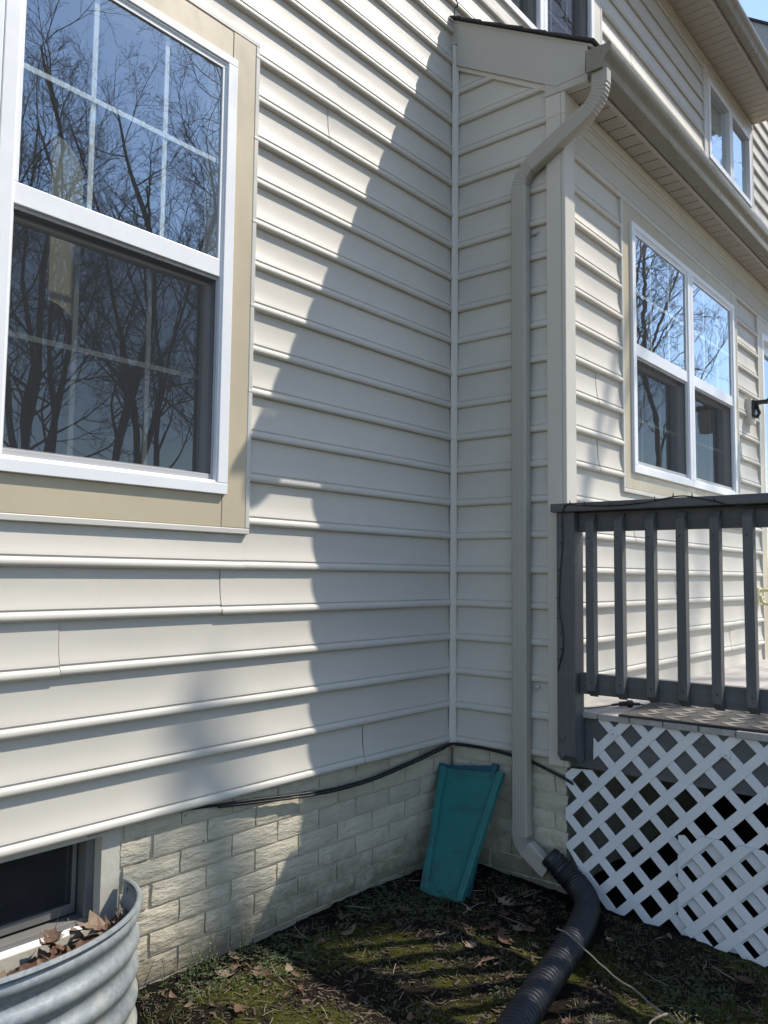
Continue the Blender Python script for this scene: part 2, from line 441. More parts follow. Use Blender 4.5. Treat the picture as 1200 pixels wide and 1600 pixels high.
def siding(fr, parent, k0, k1, u0, u1, holes, seams={}, clip=None, rnd=3, every=3.4):
    rg = random.Random(rnd)
    for k in range(k0, k1):
        zb = ZS + k * HC
        segs = [(u0, u1, 0.0, .175)]
        for (a, b, c, d) in holes:
            new = []
            for (s0, s1, lo, hi) in segs:
                if b <= s0 or a >= s1 or d <= zb + lo or c >= zb + min(hi, HC): new.append((s0, s1, lo, hi)); continue
                if a > s0: new.append((s0, a, lo, hi))
                if b < s1: new.append((b, s1, lo, hi))
                m0, m1 = max(a, s0), min(b, s1)
                if c > zb + lo + .004: new.append((m0, m1, lo, c - zb))
                if d < zb + HC - .004: new.append((m0, m1, d - zb, hi))
            segs = new
        cuts = sorted(seams.get(k, []))
        x = u0 - rg.random() * every
        if not cuts:
            while x < u1:
                x += every * (.8 + .4 * rg.random())
                if not -2.35 < x < -.15: cuts.append(x)
        par = k % 2
        for (s0, s1, lo, hi) in segs:
            cs = [s0] + [c for c in cuts if s0 + .06 < c < s1 - .06] + [s1]
            for i, (a, b) in enumerate(zip(cs, cs[1:])):
                pr = []
                for j, (z, o) in enumerate(PROF):
                    if lo <= z <= hi: pr.append((z, o))
                if lo > .001:
                    nxt = [q for q in PROF if q[0] < lo]
                    if nxt and pr:
                        z0_, o0_ = nxt[0]; z1_, o1_ = pr[-1]
                        pr.append((lo, o0_ + (o1_ - o0_) * (lo - z0_) / max(1e-6, z1_ - z0_)))
                if hi < .174:
                    prv = [q for q in PROF if q[0] > hi]
                    if prv and pr:
                        z0_, o0_ = prv[-1]; z1_, o1_ = pr[0]
                        pr.insert(0, (hi, o0_ + (o1_ - o0_) * (hi - z0_) / (z1_ - z0_)))
                if len(pr) < 2: continue
                off = .0016 * ((i + par) % 2)
                tilt = (rg.random() - .5) * .0016
                ea = a + (.0011 if i else 0); eb = b - (.0011 if i < len(cs) - 2 else 0)
                mb = MB()
                mb.rings([[fr(u, zb + z + tilt * (u - a), o + off) for z, o in reversed(pr)] for u in (ea, eb)], caps=False, closed=False)
                # cut end edge: thin return so a lapped seam has a lip
                mb.build('siding_board', SID, parent, smooth=38, clip=clip)

# --- openings
W1 = (-3.215, -1.47, 1.715, 3.36)           # twin window of the long wall (frame outer)
W1H = (-3.31, -1.37, 1.60, 3.475)
W2 = (.718, 2.485, 1.98, 3.335); W2H = (.625, 2.575, 1.885, 3.43)
DR = (3.21, 5.0, .86, 3.33); DRH = (3.115, 5.1, .80, 3.435)
W3 = (.20, 1.62, 4.70, 6.02); W3H = (.11, 1.76, 4.61, 6.12)
W4 = (4.03, 5.34, 5.26, 6.02); W4H = (3.93, 5.44, 5.16, 6.10)
BW = (-2.90, -1.898, .33, .60)

wm = wall_slab('siding_wall', MAIN, -5, 0, ZS, 6.25, [W1], -.12, -.004, SHEATH)
wu = wall_slab('siding_wall', MAIN, 0, 5.46, 3.6, 6.25, [W3, W4], -.12, -.004, SHEATH)
we = MB().prism([END(0, ZS, -.004), END(D - .005, ZS, -.004), END(D - .005, 3.70, -.004), END(0, 4.2, -.004)],
                [END(0, ZS, -.10), END(D - .005, ZS, -.10), END(D - .005, 3.70, -.10), END(0, 4.2, -.10)]).build('siding_wall', SHEATH, house)
wf = wall_slab('siding_wall', FRONT, .10, 7, ZS, 3.72, [W2, DR], -.12, -.004, SHEATH)
siding(MAIN, wm, 0, 35, -5, -.010, [W1H], seams={4: [-1.469], 3: [-2.08], 5: [-.986], 17: [-.893], 0: [-.671], 16: [-.95, -3.9], 8: [-4.2], 10: [-4.0]}, rnd=5)
siding(MAIN, wu, 18, 35, 0.0, 5.46, [W3H, W4H], rnd=8)
nrm = Vector((0, .59, 1)).normalized()
nrm = Vector((0, -.585, 1)).normalized()   # normal of the roof pitch (falls towards -y)
siding(END, we, 0, 22, .010, .560, [], clip=[((0, 0, 4.085), nrm)], rnd=2, every=1000)
siding(FRONT, wf, 0, 18, .072, 7, [W2H, DRH], seams={2: [2.33], 3: [2.45], 4: [1.35]}, rnd=11)

# --- corner trims
cp = MB()
for (a, b) in (((-.004, -.030), (-.030, -.004)),):
    pts = [(-.040, -.016), (-.038, -.021), (-.021, -.038), (-.016, -.040), (-.004, -.028), (-.002, -.002), (-.028, -.004)]
    rs = []
    for i in range(29):
        z = .603 + i * (4.185 - .603) / 28
        q = 1 + .035 * noise.noise(Vector((z * 2.3, 4, 1)))
        rs.append([Vector((x * q, y * q, z)) for x, y in pts])
    cp.rings(rs)
cp.build('inside_corner_trim', TRIMV, house, smooth=50)
ob = MB()
def lbox(z0, z1, e):
    ob.box(END, .545, .622, z0, z1, .001, .0225 + e)
    ob.box(FRONT, -.0222 - e, .078, z0, z1, .001, .0215 + e)
lbox(.594, 3.62, 0)
ob.build('corner_board', TRIMV, house, bevel=.003)
ob = MB(); lbox(3.60, 3.735, .0022); ob.build('corner_board', TRIMV, house, bevel=.002)

# --- foundation with a brick each
BH, BL = .0795, .226
fnd = wall_slab('foundation_wall', MAIN, -5, 0.10, -.3, ZS + .01, [BW], -.22, -.020, CONC)
sm = wall_slab('foundation_face', MAIN, -5, -1.832, -.3, ZS + .006, [BW], -.020, -.012, CONC)
mort = MB().box(MAIN, -1.832, .02, -.3, ZS + .006, -.0205, -.0168).build('mortar_bed', MORTAR, house)
fe = MB().box(END, .0, D - .012, -.3, ZS + .006, -.20, -.0168).build('mortar_bed', MORTAR, house)
ff = MB().box(FRONT, .02, 7, -.3, ZS + .006, -.20, -.012).build('foundation_wall', CONC, house)
def brick_mesh(L, H, seed):
    rg = random.Random(seed); mb = MB(); nu, nz = 8, 4; front = {}
    for i in range(nu):
        for j in range(nz):
            u = i / (nu - 1) * L; z = j / (nz - 1) * H
            e = (i in (0, nu - 1)) or (j in (0, nz - 1))
            if e:
                o = .0060 + .0025 * rg.random(); u += (rg.random() - .5) * .005; z += (rg.random() - .5) * .004
            else: o = .0080 + .0045 * rg.random(); u += (rg.random() - .5) * .01; z += (rg.random() - .5) * .008
            front[i, j] = (u, z, o)
    idx = {}; vv = []
    for k, p in front.items(): idx[k] = len(vv); vv.append(p)
    fc = [(idx[i, j], idx[i + 1, j], idx[i + 1, j + 1], idx[i, j + 1]) for i in range(nu - 1) for j in range(nz - 1)]
    rim = [(i, 0) for i in range(nu)] + [(nu - 1, j) for j in range(1, nz)] + [(i, nz - 1) for i in range(nu - 2, -1, -1)] + [(0, j) for j in range(nz - 2, 0, -1)]
    b0 = len(vv)
    for k in rim: u, z, o = front[k]; vv.append((u, z, -.006))
    for a in range(len(rim)):
        c = (a + 1) % len(rim); fc.append((idx[rim[a]], b0 + a, b0 + c, idx[rim[c]]))
    me = bpy.data.meshes.new('brick'); me.from_pydata(vv, [], fc); me.update()
    for p in me.polygons: p.use_smooth = True
    me.set_sharp_from_angle(angle=R(55))
    me.materials.append(BRICK); return me
BM = {}
def put_brick(fr, u, z, L, H, parent, rg):
    key = (round(L, 3), round(H, 3), rg.randrange(4))
    if key not in BM: BM[key] = brick_mesh(L, H, hash(key) % 9999)
    o = link_mesh('brick', BM[key], None, parent)
    m = Matrix((fr.U, fr.Z, fr.N)).transposed().to_4x4()
    m.translation = fr(u, z, -.0175) - ORG[parent.name]
    o.matrix_local = m @ Matrix.Rotation((rg.random() - .5) * .012, 4, 'Z')
rg = random.Random(4)
def brick_wall(fr, parent, u0, u1, ztop, zbot, phase):
    row = 0; z = ztop
    while z > zbot:
        h = BH - .009; z0 = z - BH
        x = u1 + phase + (BL / 2 if row % 2 else 0)
        while x > u0:
            a, b = max(x - BL, u0), min(x - .009, u1)
            if b - a > .03: put_brick(fr, a, z0, round(b - a, 2), h, parent, rg)
            x -= BL
        z -= BH; row += 1
brick_wall(MAIN, mort, -1.83, -.012, .648, .02, .0)
brick_wall(END, fe, .012, D - .004, .628, .02, .06)

# --- interiors
def room(fr, u0, u1, z0, z1, depth=2.2):
    p = [fr(u, z, o) for o in (-depth, -.121) for z in (z0, z1) for u in (u0, u1)]
    MB().add(p, [(0, 1, 3, 2), (0, 4, 5, 1), (2, 3, 7, 6), (0, 2, 6, 4), (1, 5, 7, 3)]).build('interior_room', ROOM, house)
room(MAIN, -3.9, -.9, .9, 3.55)
room(FRONT, .15, 6.5, .85, 3.55, 2.6)
room(MAIN, -.2, 2.4, 4.1, 6.2)
room(MAIN, 3.6, 5.44, 4.3, 6.2, 1.2)
room(MAIN, -3.2, -1.6, .0, .615, 1.0)

# --- windows
def ring(mb, fr, u0, u1, z0, z1, wl, wr, wb, wt, o0, o1):
    mb.box(fr, u0, u1, z0, z0 + wb, o0, o1); mb.box(fr, u0, u1, z1 - wt, z1, o0, o1)
    mb.box(fr, u0, u0 + wl, z0 + wb, z1 - wt, o0, o1); mb.box(fr, u1 - wr, u1, z0 + wb, z1 - wt, o0, o1)
def dh_unit(fr, win, u0, u1, z0, z1, zm, glass, mun_u, mun_zu, mun_zl, first, last, screen=True, fo=.035):
    """double-hung unit: frame, two sashes, panes, grilles, half screen"""
    fw_ = .045
    mb = MB()
    ring(mb, fr, u0, u1, z0, z1, fw_, fw_, .040, .03, -.09, fo)
    ring(mb, fr, u0 + .004, u1 - .004, z0 + .004, z1 - .004, fw_ + .004, fw_ + .004, .045, .036, -.08, fo - .006)
    mb.build('frame', WHITE, win, bevel=.0025)
    a, b = u0 + fw_ - .002, u1 - fw_ + .002
    up_ = MB(); ring(up_, fr, a, b, zm, z1 - .032, .022, .022, .066, .024, -.036, fo - .009)
    us_ = up_.build('sash', WHITE, win, bevel=.002)
    lo = MB(); ring(lo, fr, a, b, z0 + .030, zm + .004, .030, .030, .050, .03, -.060, -.026)
    lo.build('sash', WHITE, win, bevel=.002)
    ga, gb = a + .020, b - .020
    MB().add([fr(ga, zm + .06, fo - .016), fr(gb, zm + .06, fo - .016), fr(gb, z1 - .05, fo - .016), fr(ga, z1 - .05, fo - .016)], [(0, 1, 2, 3)]).build('pane', glass, win)
    MB().add([fr(ga, z0 + .07, -.040), fr(gb, z0 + .07, -.040), fr(gb, zm, -.040), fr(ga, zm, -.040)], [(0, 1, 2, 3)]).build('pane', glass, win)
    for mu in mun_u:
        MB().box(fr, mu - .0085, mu + .0085, zm + .066, z1 - .056, fo - .030, fo - .024).build('muntin', GRILLE, win)
        MB().box(fr, mu - .0085, mu + .0085, z0 + .08, zm, -.053, -.047).build('muntin', GRILLE, win)
    for mz in mun_zu: MB().box(fr, ga, gb, mz - .0085, mz + .0085, fo - .0235, fo - .020).build('muntin', GRILLE, win)
    for mz in mun_zl: MB().box(fr, ga, gb, mz - .0085, mz + .0085, -.0465, -.0440).build('muntin', GRILLE, win)
    if screen:
        sf = MB(); ring(sf, fr, a + .004, b - .004, z0 + .048, zm + .0, .014, .014, .022, .012, fo - .03, fo - .02)
        sf.build('screen_frame', SASHG, win, bevel=.0015)
        MB().add([fr(a + .016, z0 + .068, fo - .025), fr(b - .016, z0 + .068, fo - .025), fr(b - .016, zm - .01, fo - .025), fr(a + .016, zm - .01, fo - .025)],
                 [(0, 1, 2, 3)]).build('screen', SCREEN, win)
def casing(fr, win, u0, u1, z0, z1, wd, inner, out=.02, mat=None, bottom=True):
    """boards round the frame, J-channel outside"""
    mat = mat or CAPPING
    iu0, iu1, iz0, iz1 = inner
    zb = z0 if bottom else z0
    MB().box(fr, u0, iu0 + .012, z0, z1, -.003, out).build('trim_board', mat, win, bevel=.002)
    MB().box(fr, iu1 - .012, u1, z0, z1, -.003, out).build('trim_board', mat, win, bevel=.002)
    MB().box(fr, iu0 + .013, iu1 - .013, iz1 - .012, z1, -.003, out - .0015).build('trim_board', mat, win, bevel=.002)
    if bottom: MB().box(fr, iu0 + .013, iu1 - .013, z0, iz0 + .012, -.003, out - .0015).build('trim_board', mat, win, bevel=.002)
    j = MB(); c = .022
    ring(j, fr, u0 - c, u1 + c, z0 - c if bottom else z0, z1 + c, c - .0005, c - .0005, c - .0005 if bottom else .001, c - .0005, -.002, out + .0015)
    j.build('channel_trim', JCH, win, bevel=.003)
def window(label):
    o = bpy.data.objects.new('window', None); C.objects.link(o); o.parent = house; o['label'] = label
    ORG[o.name] = Vector((0, 0, 0)); return o
w1 = window('twin white window with tan trim and tree reflections')
for (a, b) in ((-3.215, -2.344), (-2.342, -1.47)):
    c = (b - a)
    dh_unit(MAIN, w1, a, b, W1[2], W1[3], 2.51, GLASS, [a + c * .347, a + c * .660], [2.945], [2.14], 0, 0)
casing(MAIN, w1, -3.315, -1.372, 1.598, 3.476, .1, W1)
w2 = window('twin white window of the bay above the deck')
for (a, b) in ((.718, 1.602), (1.604, 2.485)):
    c = b - a
    dh_unit(FRONT, w2, a, b, W2[2], W2[3], 2.615, GLASSW, [a + c * .347, a + c * .653], [2.97], [2.30], 0, 0)
casing(FRONT, w2, .632, 2.568, 1.892, 3.422, .1, W2)
w3 = window('upper white window above the small roof')
for (a, b) in ((.20, .909), (.911, 1.62)):
    c = b - a
    dh_unit(MAIN, w3, a, b, W3[2], W3[3], 5.42, GLASSW, [a + c * .347, a + c * .653], [5.72], [5.05], 0, 0)
casing(MAIN, w3, .118, 1.752, 4.618, 6.11, .1, W3, mat=TRIMV)
w4 = window('small upper window with pale curtains under the eave')
for (a, b) in ((4.03, 4.684), (4.686, 5.34)):
    mb = MB(); ring(mb, MAIN, a, b, W4[2], W4[3], .05, .05, .05, .05, -.09, .03); mb.build('frame', WHITE, w4, bevel=.003)
    MB().add([MAIN(a + .045, W4[2] + .045, -.01), MAIN(b - .045, W4[2] + .045, -.01), MAIN(b - .045, W4[3] - .045, -.01), MAIN(a + .045, W4[3] - .045, -.01)],
             [(0, 1, 2, 3)]).build('pane', GLASSW, w4)
    MB().box(MAIN, a + .05, b - .05, 5.62, 5.637, -.02, -.014).build('muntin', GRILLE, w4)
    cm = MB(); n = 40
    pts = [(a + .05 + (b - a - .1) * i / n, -.085 + .018 * math.sin(i * 1.9)) for i in range(n + 1)]
    cm.rings([[MAIN(u, z, o) for u, o in pts] for z in (W4[2] + .02, W4[3] - .02)], closed=False, caps=False)
    cm.build('curtain', SHEER, w4, smooth=60)
casing(MAIN, w4, 3.938, 5.432, 5.168, 6.092, .1, W4, mat=TRIMV)
# pale panel with rounded outline inside the twin window
cu = MB()
fpt = []
for i in range(13):
    t = i / 12 * math.pi / 2
    fpt.append((-2.035 + .115 * math.sin(t), 2.79 + .135 * math.cos(t)))
for i in range(9):
    t = i / 8
    fpt.append((-1.92 - .11 * t, 2.285 + .06 * math.sin(t * math.pi / 2)))
cu.prism([MAIN(u, z, -.245) for u, z in fpt], [MAIN(u, z, -.262) for u, z in fpt])
cu.build('curtain', PALEP, w1)

# --- basement window in the foundation
GLASSB = glass_mat('basement_glass', .05, (1.3, 1.3, .9), .0005)
BASEW = plain('basement_frame', (.15, .147, .138), .5, .08, 8)
bw = window('dark basement window behind the steel well')
mb = MB(); ring(mb, MAIN, BW[0], BW[1], BW[2], BW[3] + .02, .030, .030, .022, .03, -.14, -.050); mb.build('frame', BASEW, bw, bevel=.003)
MB().box(MAIN, BW[0] - .02, BW[1] + .0, BW[2] - .018, BW[2] + .004, -.14, -.018).build('sill', WHITE, bw, bevel=.003)
mb = MB(); ring(mb, MAIN, BW[0] + .038, BW[1] - .038, BW[2] + .030, BW[3], .014, .014, .030, .02, -.115, -.09); mb.build('sash', BASEW, bw, bevel=.002)
MB().add([MAIN(BW[0] + .05, BW[2] + .055, -.10), MAIN(BW[1] - .05, BW[2] + .055, -.10), MAIN(BW[1] - .05, BW[3], -.10), MAIN(BW[0] + .05, BW[3], -.10)], [(0, 1, 2, 3)]).build('pane', GLASSB, bw)
MB().add([MAIN(BW[0] + .05, BW[2] + .055, -.094), MAIN(BW[1] - .05, BW[2] + .055, -.094), MAIN(BW[1] - .05, BW[3], -.094), MAIN(BW[0] + .05, BW[3], -.094)], [(0, 1, 2, 3)]).build('screen', SCREEN, bw)

# --- patio door at the far end of the bay
dr = bpy.data.objects.new('patio_door', None); C.objects.link(dr); dr.parent = house; dr['label'] = 'glazed door with tan casing beside the wall lamp'; ORG[dr.name] = Vector((0, 0, 0))
mb = MB(); ring(mb, FRONT, DR[0], DR[1], DR[2], DR[3], .06, .06, .03, .05, -.10, .02); mb.build('frame', WHITE, dr, bevel=.003)
for a, b in ((DR[0] + .06, 4.1), (4.1, DR[1] - .06)):
    mb = MB(); ring(mb, FRONT, a, b - .001, DR[2] + .03, DR[3] - .05, .07, .07, .12, .08, -.06, -.015); mb.build('sash', WHITE, dr, bevel=.003)
    MB().add([FRONT(a + .06, DR[2] + .14, -.035), FRONT(b - .06, DR[2] + .14, -.035), FRONT(b - .06, DR[3] - .12, -.035), FRONT(a + .06, DR[3] - .12, -.035)], [(0, 1, 2, 3)]).build('pane', GLASSB, dr)
casing(FRONT, dr, 3.12, 5.09, .846, 3.42, .1, DR, bottom=False)

# --- bay roof, rake, soffit, fascia
def yz(x, pts): return [Vector((x, y, z)) for y, z in pts]
rk = [(-.036, 4.306), (-.765, 3.875), (-.765, 3.742), (-.60, 3.738), (-.545, 3.772), (-.036, 4.072)]
MB().prism(yz(-.030, [(-.001, 4.327), (-.0355, 4.306), (-.0355, 4.19), (-.001, 4.19)]), yz(-.010, [(-.001, 4.327), (-.0355, 4.306), (-.0355, 4.19), (-.001, 4.19)])).build('rake_board', RAKE, house)
MB().prism(yz(-.032, rk), yz(-.010, rk)).build('rake_board', RAKE, house, bevel=.002)
rt_ = [(-.545, 3.772), (-.60, 3.738), (-.765, 3.742), (-.765, 3.705), (-.545, 3.706)]
MB().prism(yz(-.0302, rt_), yz(.02, rt_)).build('rake_return', RAKE, house, bevel=.002)
fz = [(-.034, 4.092), (-.545, 3.780), (-.545, 3.742), (-.034, 4.052)]
MB().prism(yz(-.021, fz), yz(.0, fz)).build('frieze_board', TRIMV, house, bevel=.002)
roof = MB().prism(yz(-.034, [(.0, 4.335), (-.79, 3.868), (-.79, 3.855), (.0, 4.322)]), yz(7, [(.0, 4.335), (-.79, 3.868), (-.79, 3.855), (.0, 4.322)])).build('roof', RAKE, house)
sd = Vector((0, -.79, -.467)).normalized(); sn = Vector((0, -.467, .79)).normalized()
rg = random.Random(9)
for i in range(7):
    s0 = .93 - i * .142; s1 = s0 - .175
    b = Vector((0, .0, 4.337))
    mb = MB(); x = -.052 - rg.random() * .006
    # each course is a run of tabs
    xx = x
    t = .006
    lift0, lift1 = .003 + .007, .003
    q = [b + sd * s0 + sn * (lift0 + t), b + sd * s0 + sn * (lift0 - .004), b + sd * max(s1, 0.005) + sn * lift1, b + sd * max(s1, 0.005) + sn * (lift1 + t)]
    mb.prism([p + Vector((xx, 0, 0)) for p in q], [p + Vector((7, 0, 0)) for p in q])
    mb.build('shingle_course', SHING, roof)
fas = MB().box(Fr((0, 0, 0), (1, 0, 0), (0, -1, 0)), -.01, 7, 3.70, 3.86, .755, .775).build('fascia', RAKE, house)
sof = MB().box(WORLD, .02, 7, 3.716, 3.722, .60, .757).build('soffit', SHEATH, house)
x = .022; k = 0
while x < 6.9:
    mb = MB()
    mb.prism([Vector((x + a, -.628, z)) for a, z in ((0, 3.712), (.004, 3.705), (.098, 3.705), (.102, 3.712))],
             [Vector((x + a, -.756, z)) for a, z in ((0, 3.712), (.004, 3.705), (.098, 3.705), (.102, 3.712))])
    mb.build('soffit_panel', SOFP, sof); x += .1055; k += 1
fj = MB().box(FRONT, .079, 7, 3.655, 3.703, .0, .024).box(FRONT, .079, 7, 3.640, 3.655, .0, .016).build('frieze_board', TRIMV, house, bevel=.003)
MB().box(FRONT, .079, 7, 3.585, 3.640, .0, .010).build('frieze_board', SID, house, bevel=.002)

# --- main eave
me_ = MB().box(WORLD, -5, 5.47, 6.218, 6.225, .0, .30).build('soffit', SHEATH, house)
x = -1.0
while x < 5.46:
    mb = MB()
    e = min(x + .102, 5.468)
    mb.prism([Vector((a, -.004, z)) for a, z in ((x, 6.214), (x + .004, 6.206), (e - .004, 6.206), (e, 6.214))],
             [Vector((a, -.285, z)) for a, z in ((x, 6.214), (x + .004, 6.206), (e - .004, 6.206), (e, 6.214))])
    mb.build('soffit_panel', SOFF, me_); x += .1055
MB().box(WORLD, -5, 5.47, 6.19, 6.37, .285, .305).build('fascia', RAKE, house, bevel=.003)
MB().box(MAIN, -5, 5.47, 6.155, 6.207, .0, .022).box(MAIN, -5, 5.47, 6.135, 6.155, 0, .014).build('frieze_board', TRIMV, house, bevel=.003)
rp = [(-.34, 6.375), (4.0, 8.6), (4.0, 8.55), (-.30, 6.345)]
r2 = MB().prism(yz(-5, rp), yz(5.48, rp)).build('roof', SHING, house)

# --- gutters
def gutter(label, x0, x1, yb, zb, loc):
    t = thing('gutter', label, 'gutter', loc)
    pr = [(yb, zb + .098), (yb, zb), (yb - .072, zb), (yb - .079, zb + .008), (yb - .081, zb + .022), (yb - .088, zb + .034), (yb - .104, zb + .050),
          (yb - .116, zb + .064), (yb - .121, zb + .080), (yb - .121, zb + .094), (yb - .116, zb + .098), (yb - .106, zb + .098)]
    inn = [(y + (.0015 if i > 1 else -.0015 if i == 0 else .0), z + (.002 if 0 < i < 5 else .001)) for i, (y, z) in enumerate(pr)]
    mb = MB(); mb.rings([yz(x0, pr), yz(x1, pr)], closed=False, caps=False)
    mb.rings([yz(x0, [(y + .003, z + .003) for y, z in pr]), yz(x1, [(y + .003, z + .003) for y, z in pr])], closed=False, caps=False)
    mb.build('trough', GUTT, t, smooth=40)
    cap = [(yb + .002, zb + .102)] + [(y - (.002 if i else 0), z - (.003 if 1 <= i <= 2 else 0)) for i, (y, z) in enumerate(pr) if i] + [(yb - .06, zb + .1)]
    MB().prism(yz(x0 - .002, cap), yz(x0 + .006, cap)).build('end_cap', GUTT, t)
    return t
g1 = gutter('beige gutter along the low bay eave with its open end over the downspout', -.088, 7, -.783, 3.706, (-.06, -.78, 3.71))
g2 = gutter('beige gutter along the high main eave against the sky', -5, 5.47, -.306, 6.235, (0, -.31, 6.23))

# --- downspout
def section(ha, hb):
    """rounded, fluted rectangle: a in-plane, b across"""
    r = .009; p = []
    for cx, cy, s in ((ha - r, hb - r, 0), (-ha + r, hb - r, 90), (-ha + r, -hb + r, 180), (ha - r, -hb + r, 270)):
        for k in range(4):
            an = R(s + k * 30); p.append((cx + r * math.cos(an), cy + r * math.sin(an)))
        # flutes along the flat face that follows
        if s in (0, 180):
            sg = 1 if s == 0 else -1
            for f in (-.6, -.2, .2, .6):
                c = -f * 1.3 * (ha - r) * sg
                for dx, dy in ((.003, 0), (.001, -.0009), (-.001, -.0009), (-.003, 0)):
                    p.append((c + dx * sg, sg * (hb + dy)))
    return p
def sweep_yz(path, x, ha, hb, scales=None):
    sec = section(ha, hb); rs = []
    for i, (y, z) in enumerate(path):
        a = path[max(i - 1, 0)]; b = path[min(i + 1, len(path) - 1)]
        t = Vector((0, b[0] - a[0], b[1] - a[1])).normalized()
        n = Vector((0, t.z, -t.y)); k = scales[i] if scales else 1
        rs.append([Vector((x, y, z)) + n * (sa * k) + Vector((-1, 0, 0)) * (sb * k) for sa, sb in sec])
    return rs
def arc(p0, d0, d1, r, n=12):
    """arc starting at p0 heading d0 turning to d1"""
    a0, a1 = math.atan2(d0[1], d0[0]), math.atan2(d1[1], d1[0])
    da = (a1 - a0 + math.pi) % (2 * math.pi) - math.pi; s = 1 if da > 0 else -1
    cx, cy = p0[0] - s * math.sin(a0) * r, p0[1] + s * math.cos(a0) * r
    return [(cx + s * math.sin(a0 + da * i / n) * r, cy - s * math.cos(a0 + da * i / n) * r) for i in range(n + 1)]
ds = thing('downspout', 'beige rectangular downspout with elbows running down the bay side', 'downspout', (-.047, -.4225, .2))
XD = -.047
dg = Vector((.345, -.185)).normalized()
up_arc = arc((-.838, 3.665), (0, -1), dg, .15, 22)
crimp = [1.0 if i in (0, 1, 21, 22) else (.94 if i % 2 else 1.02) for i in range(23)]
pth = [(-.838, 3.7055), (-.838, 3.668)] + up_arc
e2 = arc((0, 0), dg, (0, -1), .125, 22)
sh2 = (-.4225 - e2[-1][0], 0)
# place the second elbow on the diagonal
e2s = up_arc[-1]; L = (-.4225 - e2[-1][0] - e2s[0]) / dg[0]
st2 = (e2s[0] + dg[0] * L, e2s[1] + dg[1] * L)
low_arc = [(st2[0] + a, st2[1] + b) for a, b in e2]
MB().rings(sweep_yz(pth, XD, .038, .0255, [1.0, 1.0] + crimp)).build('elbow', DSP, ds, smooth=16)
mid = [(e2s[0] - dg[0] * .02, e2s[1] - dg[1] * .02), (st2[0] + dg[0] * .012, st2[1] + dg[1] * .012)]
MB().rings(sweep_yz(mid, XD, .0392, .0267)).build('pipe', DSP, ds, smooth=35)
MB().rings(sweep_yz(low_arc, XD, .038, .0255, crimp)).build('elbow', DSP, ds, smooth=16)
zt = low_arc[-1][1]
MB().rings(sweep_yz([(-.4225, zt + .012), (-.4225, .27)], XD, .0392, .0267)).build('pipe', DSP, ds, smooth=35)
kd = Vector((-.82, -.57)).normalized()
ka = arc((-.4225, .275), (0, -1), kd, .075, 22)
kend = (ka[-1][0] + kd[0] * .125, ka[-1][1] + kd[1] * .125)
MB().rings(sweep_yz([(-.4225, .33)] + ka + [kend], XD, .0405, .0278, [1.0] + crimp + [1.0])).build('elbow', DSP, ds, smooth=16)
for z in (3.065, .93):
    mb = MB().box(END, .463, .497, z - .009, z + .009, .016, .0185)
    mb.tube([END(.486, z, .018), END(.486, z, .0225)], .006, 8)
    mb.build('strap', METAL, ds)

# --- corrugated drain pipe
pp = [(-.047, -.560, .205), (-.047, -.625, .158), (-.075, -.712, .118), (-.175, -.800, .100), (-.36, -.868, .092), (-.60, -.925, .088), (-.85, -.972, .084), (-1.12, -1.028, .08), (-1.45, -1.10, .075), (-1.75, -1.19, .07)]
path = bez(pp, 40)
# resample at constant spacing
sam = [path[0]]; acc = 0; last = path[0]; step = .0055
for q in path[1:]:
    while (q - last).length >= step:
        last = last + (q - last).normalized() * step; sam.append(last)
rad = []
for i in range(len(sam)):
    s = i * step
    r = .050 + (.003 if (i // 2) % 2 else -.0022)
    if s < .10: r = .046 + s * .04 + (.002 if (i // 2) % 2 else -.001)
    rad.append(r)
dp = MB().tube(sam, rad, 20).build('drain_pipe', PIPE, smooth=30, loc=(-.6, -.9, .03))
tag(dp, 'black corrugated drain pipe running from the downspout over the mossy ground', 'drain pipe')

# --- splash blocks
def splash(name_label, Bc, Tc, udir, wb, wt, mat, side=.040, hgt=.030):
    v = (Tc - Bc); Ln = v.length; v.normalize()
    u = udir - v * udir.dot(v); u.normalize(); n = u.cross(v)
    if n.x > 0: n = -n
    t = thing('splash_block', name_label, 'splash block', tuple(Bc))
    def P(a, s, o): return Bc + v * (s * Ln) + u * a + n * o
    mb = MB(); rows = []
    N = 24
    for i in range(N + 1):
        s = i / N; w_ = (wb + (wt - wb) * s) / 2; fl = .004 + (.0 if s > .08 else .02 * (1 - s / .08))
        pts = [(-w_, .0), (-w_ + .001, hgt - .003), (-w_ + .004, hgt), (-w_ + side - .012, hgt), (-w_ + side - .009, hgt - .002), (-w_ + side - .003, fl + .002), (-w_ + side + .020, fl)]
        M_ = 8
        inner = []
        for k in range(1, M_):
            a = (-w_ + side + .020) + (2 * w_ - 2 * side - .04) * k / M_
            inner.append((a, fl + .0026 * (1 if (k + i) % 2 else -1)))
        pts = pts + inner + [(-a, o) for a, o in reversed(pts)]
        rows.append([P(a, s, o) for a, o in pts])
    mb.rings(rows, caps=False, closed=False)
    # underside
    w0, w1_ = wb / 2, wt / 2
    mb.add([P(-w0, 0, 0), P(w0, 0, 0), P(w1_, 1, 0), P(-w1_, 1, 0)], [(0, 3, 2, 1)])
    mb.build('tray', mat, t, smooth=28)
    lip = MB()
    for k in range(10):
        a0 = -w0 + (2 * w0) * k / 10; a1 = -w0 + (2 * w0) * (k + 1) / 10
        dd = -.02 - .012 * ((k * 7) % 3) / 2
        lip.prism([P(a0, 0, .002), P(a1, 0, .002), P(a1, 0, .028), P(a0, 0, .028)], [P(a0, dd, .002), P(a1, dd, .002), P(a1, dd, .028), P(a0, dd, .028)])
    lip.build('end_lip', mat, t)
    return t
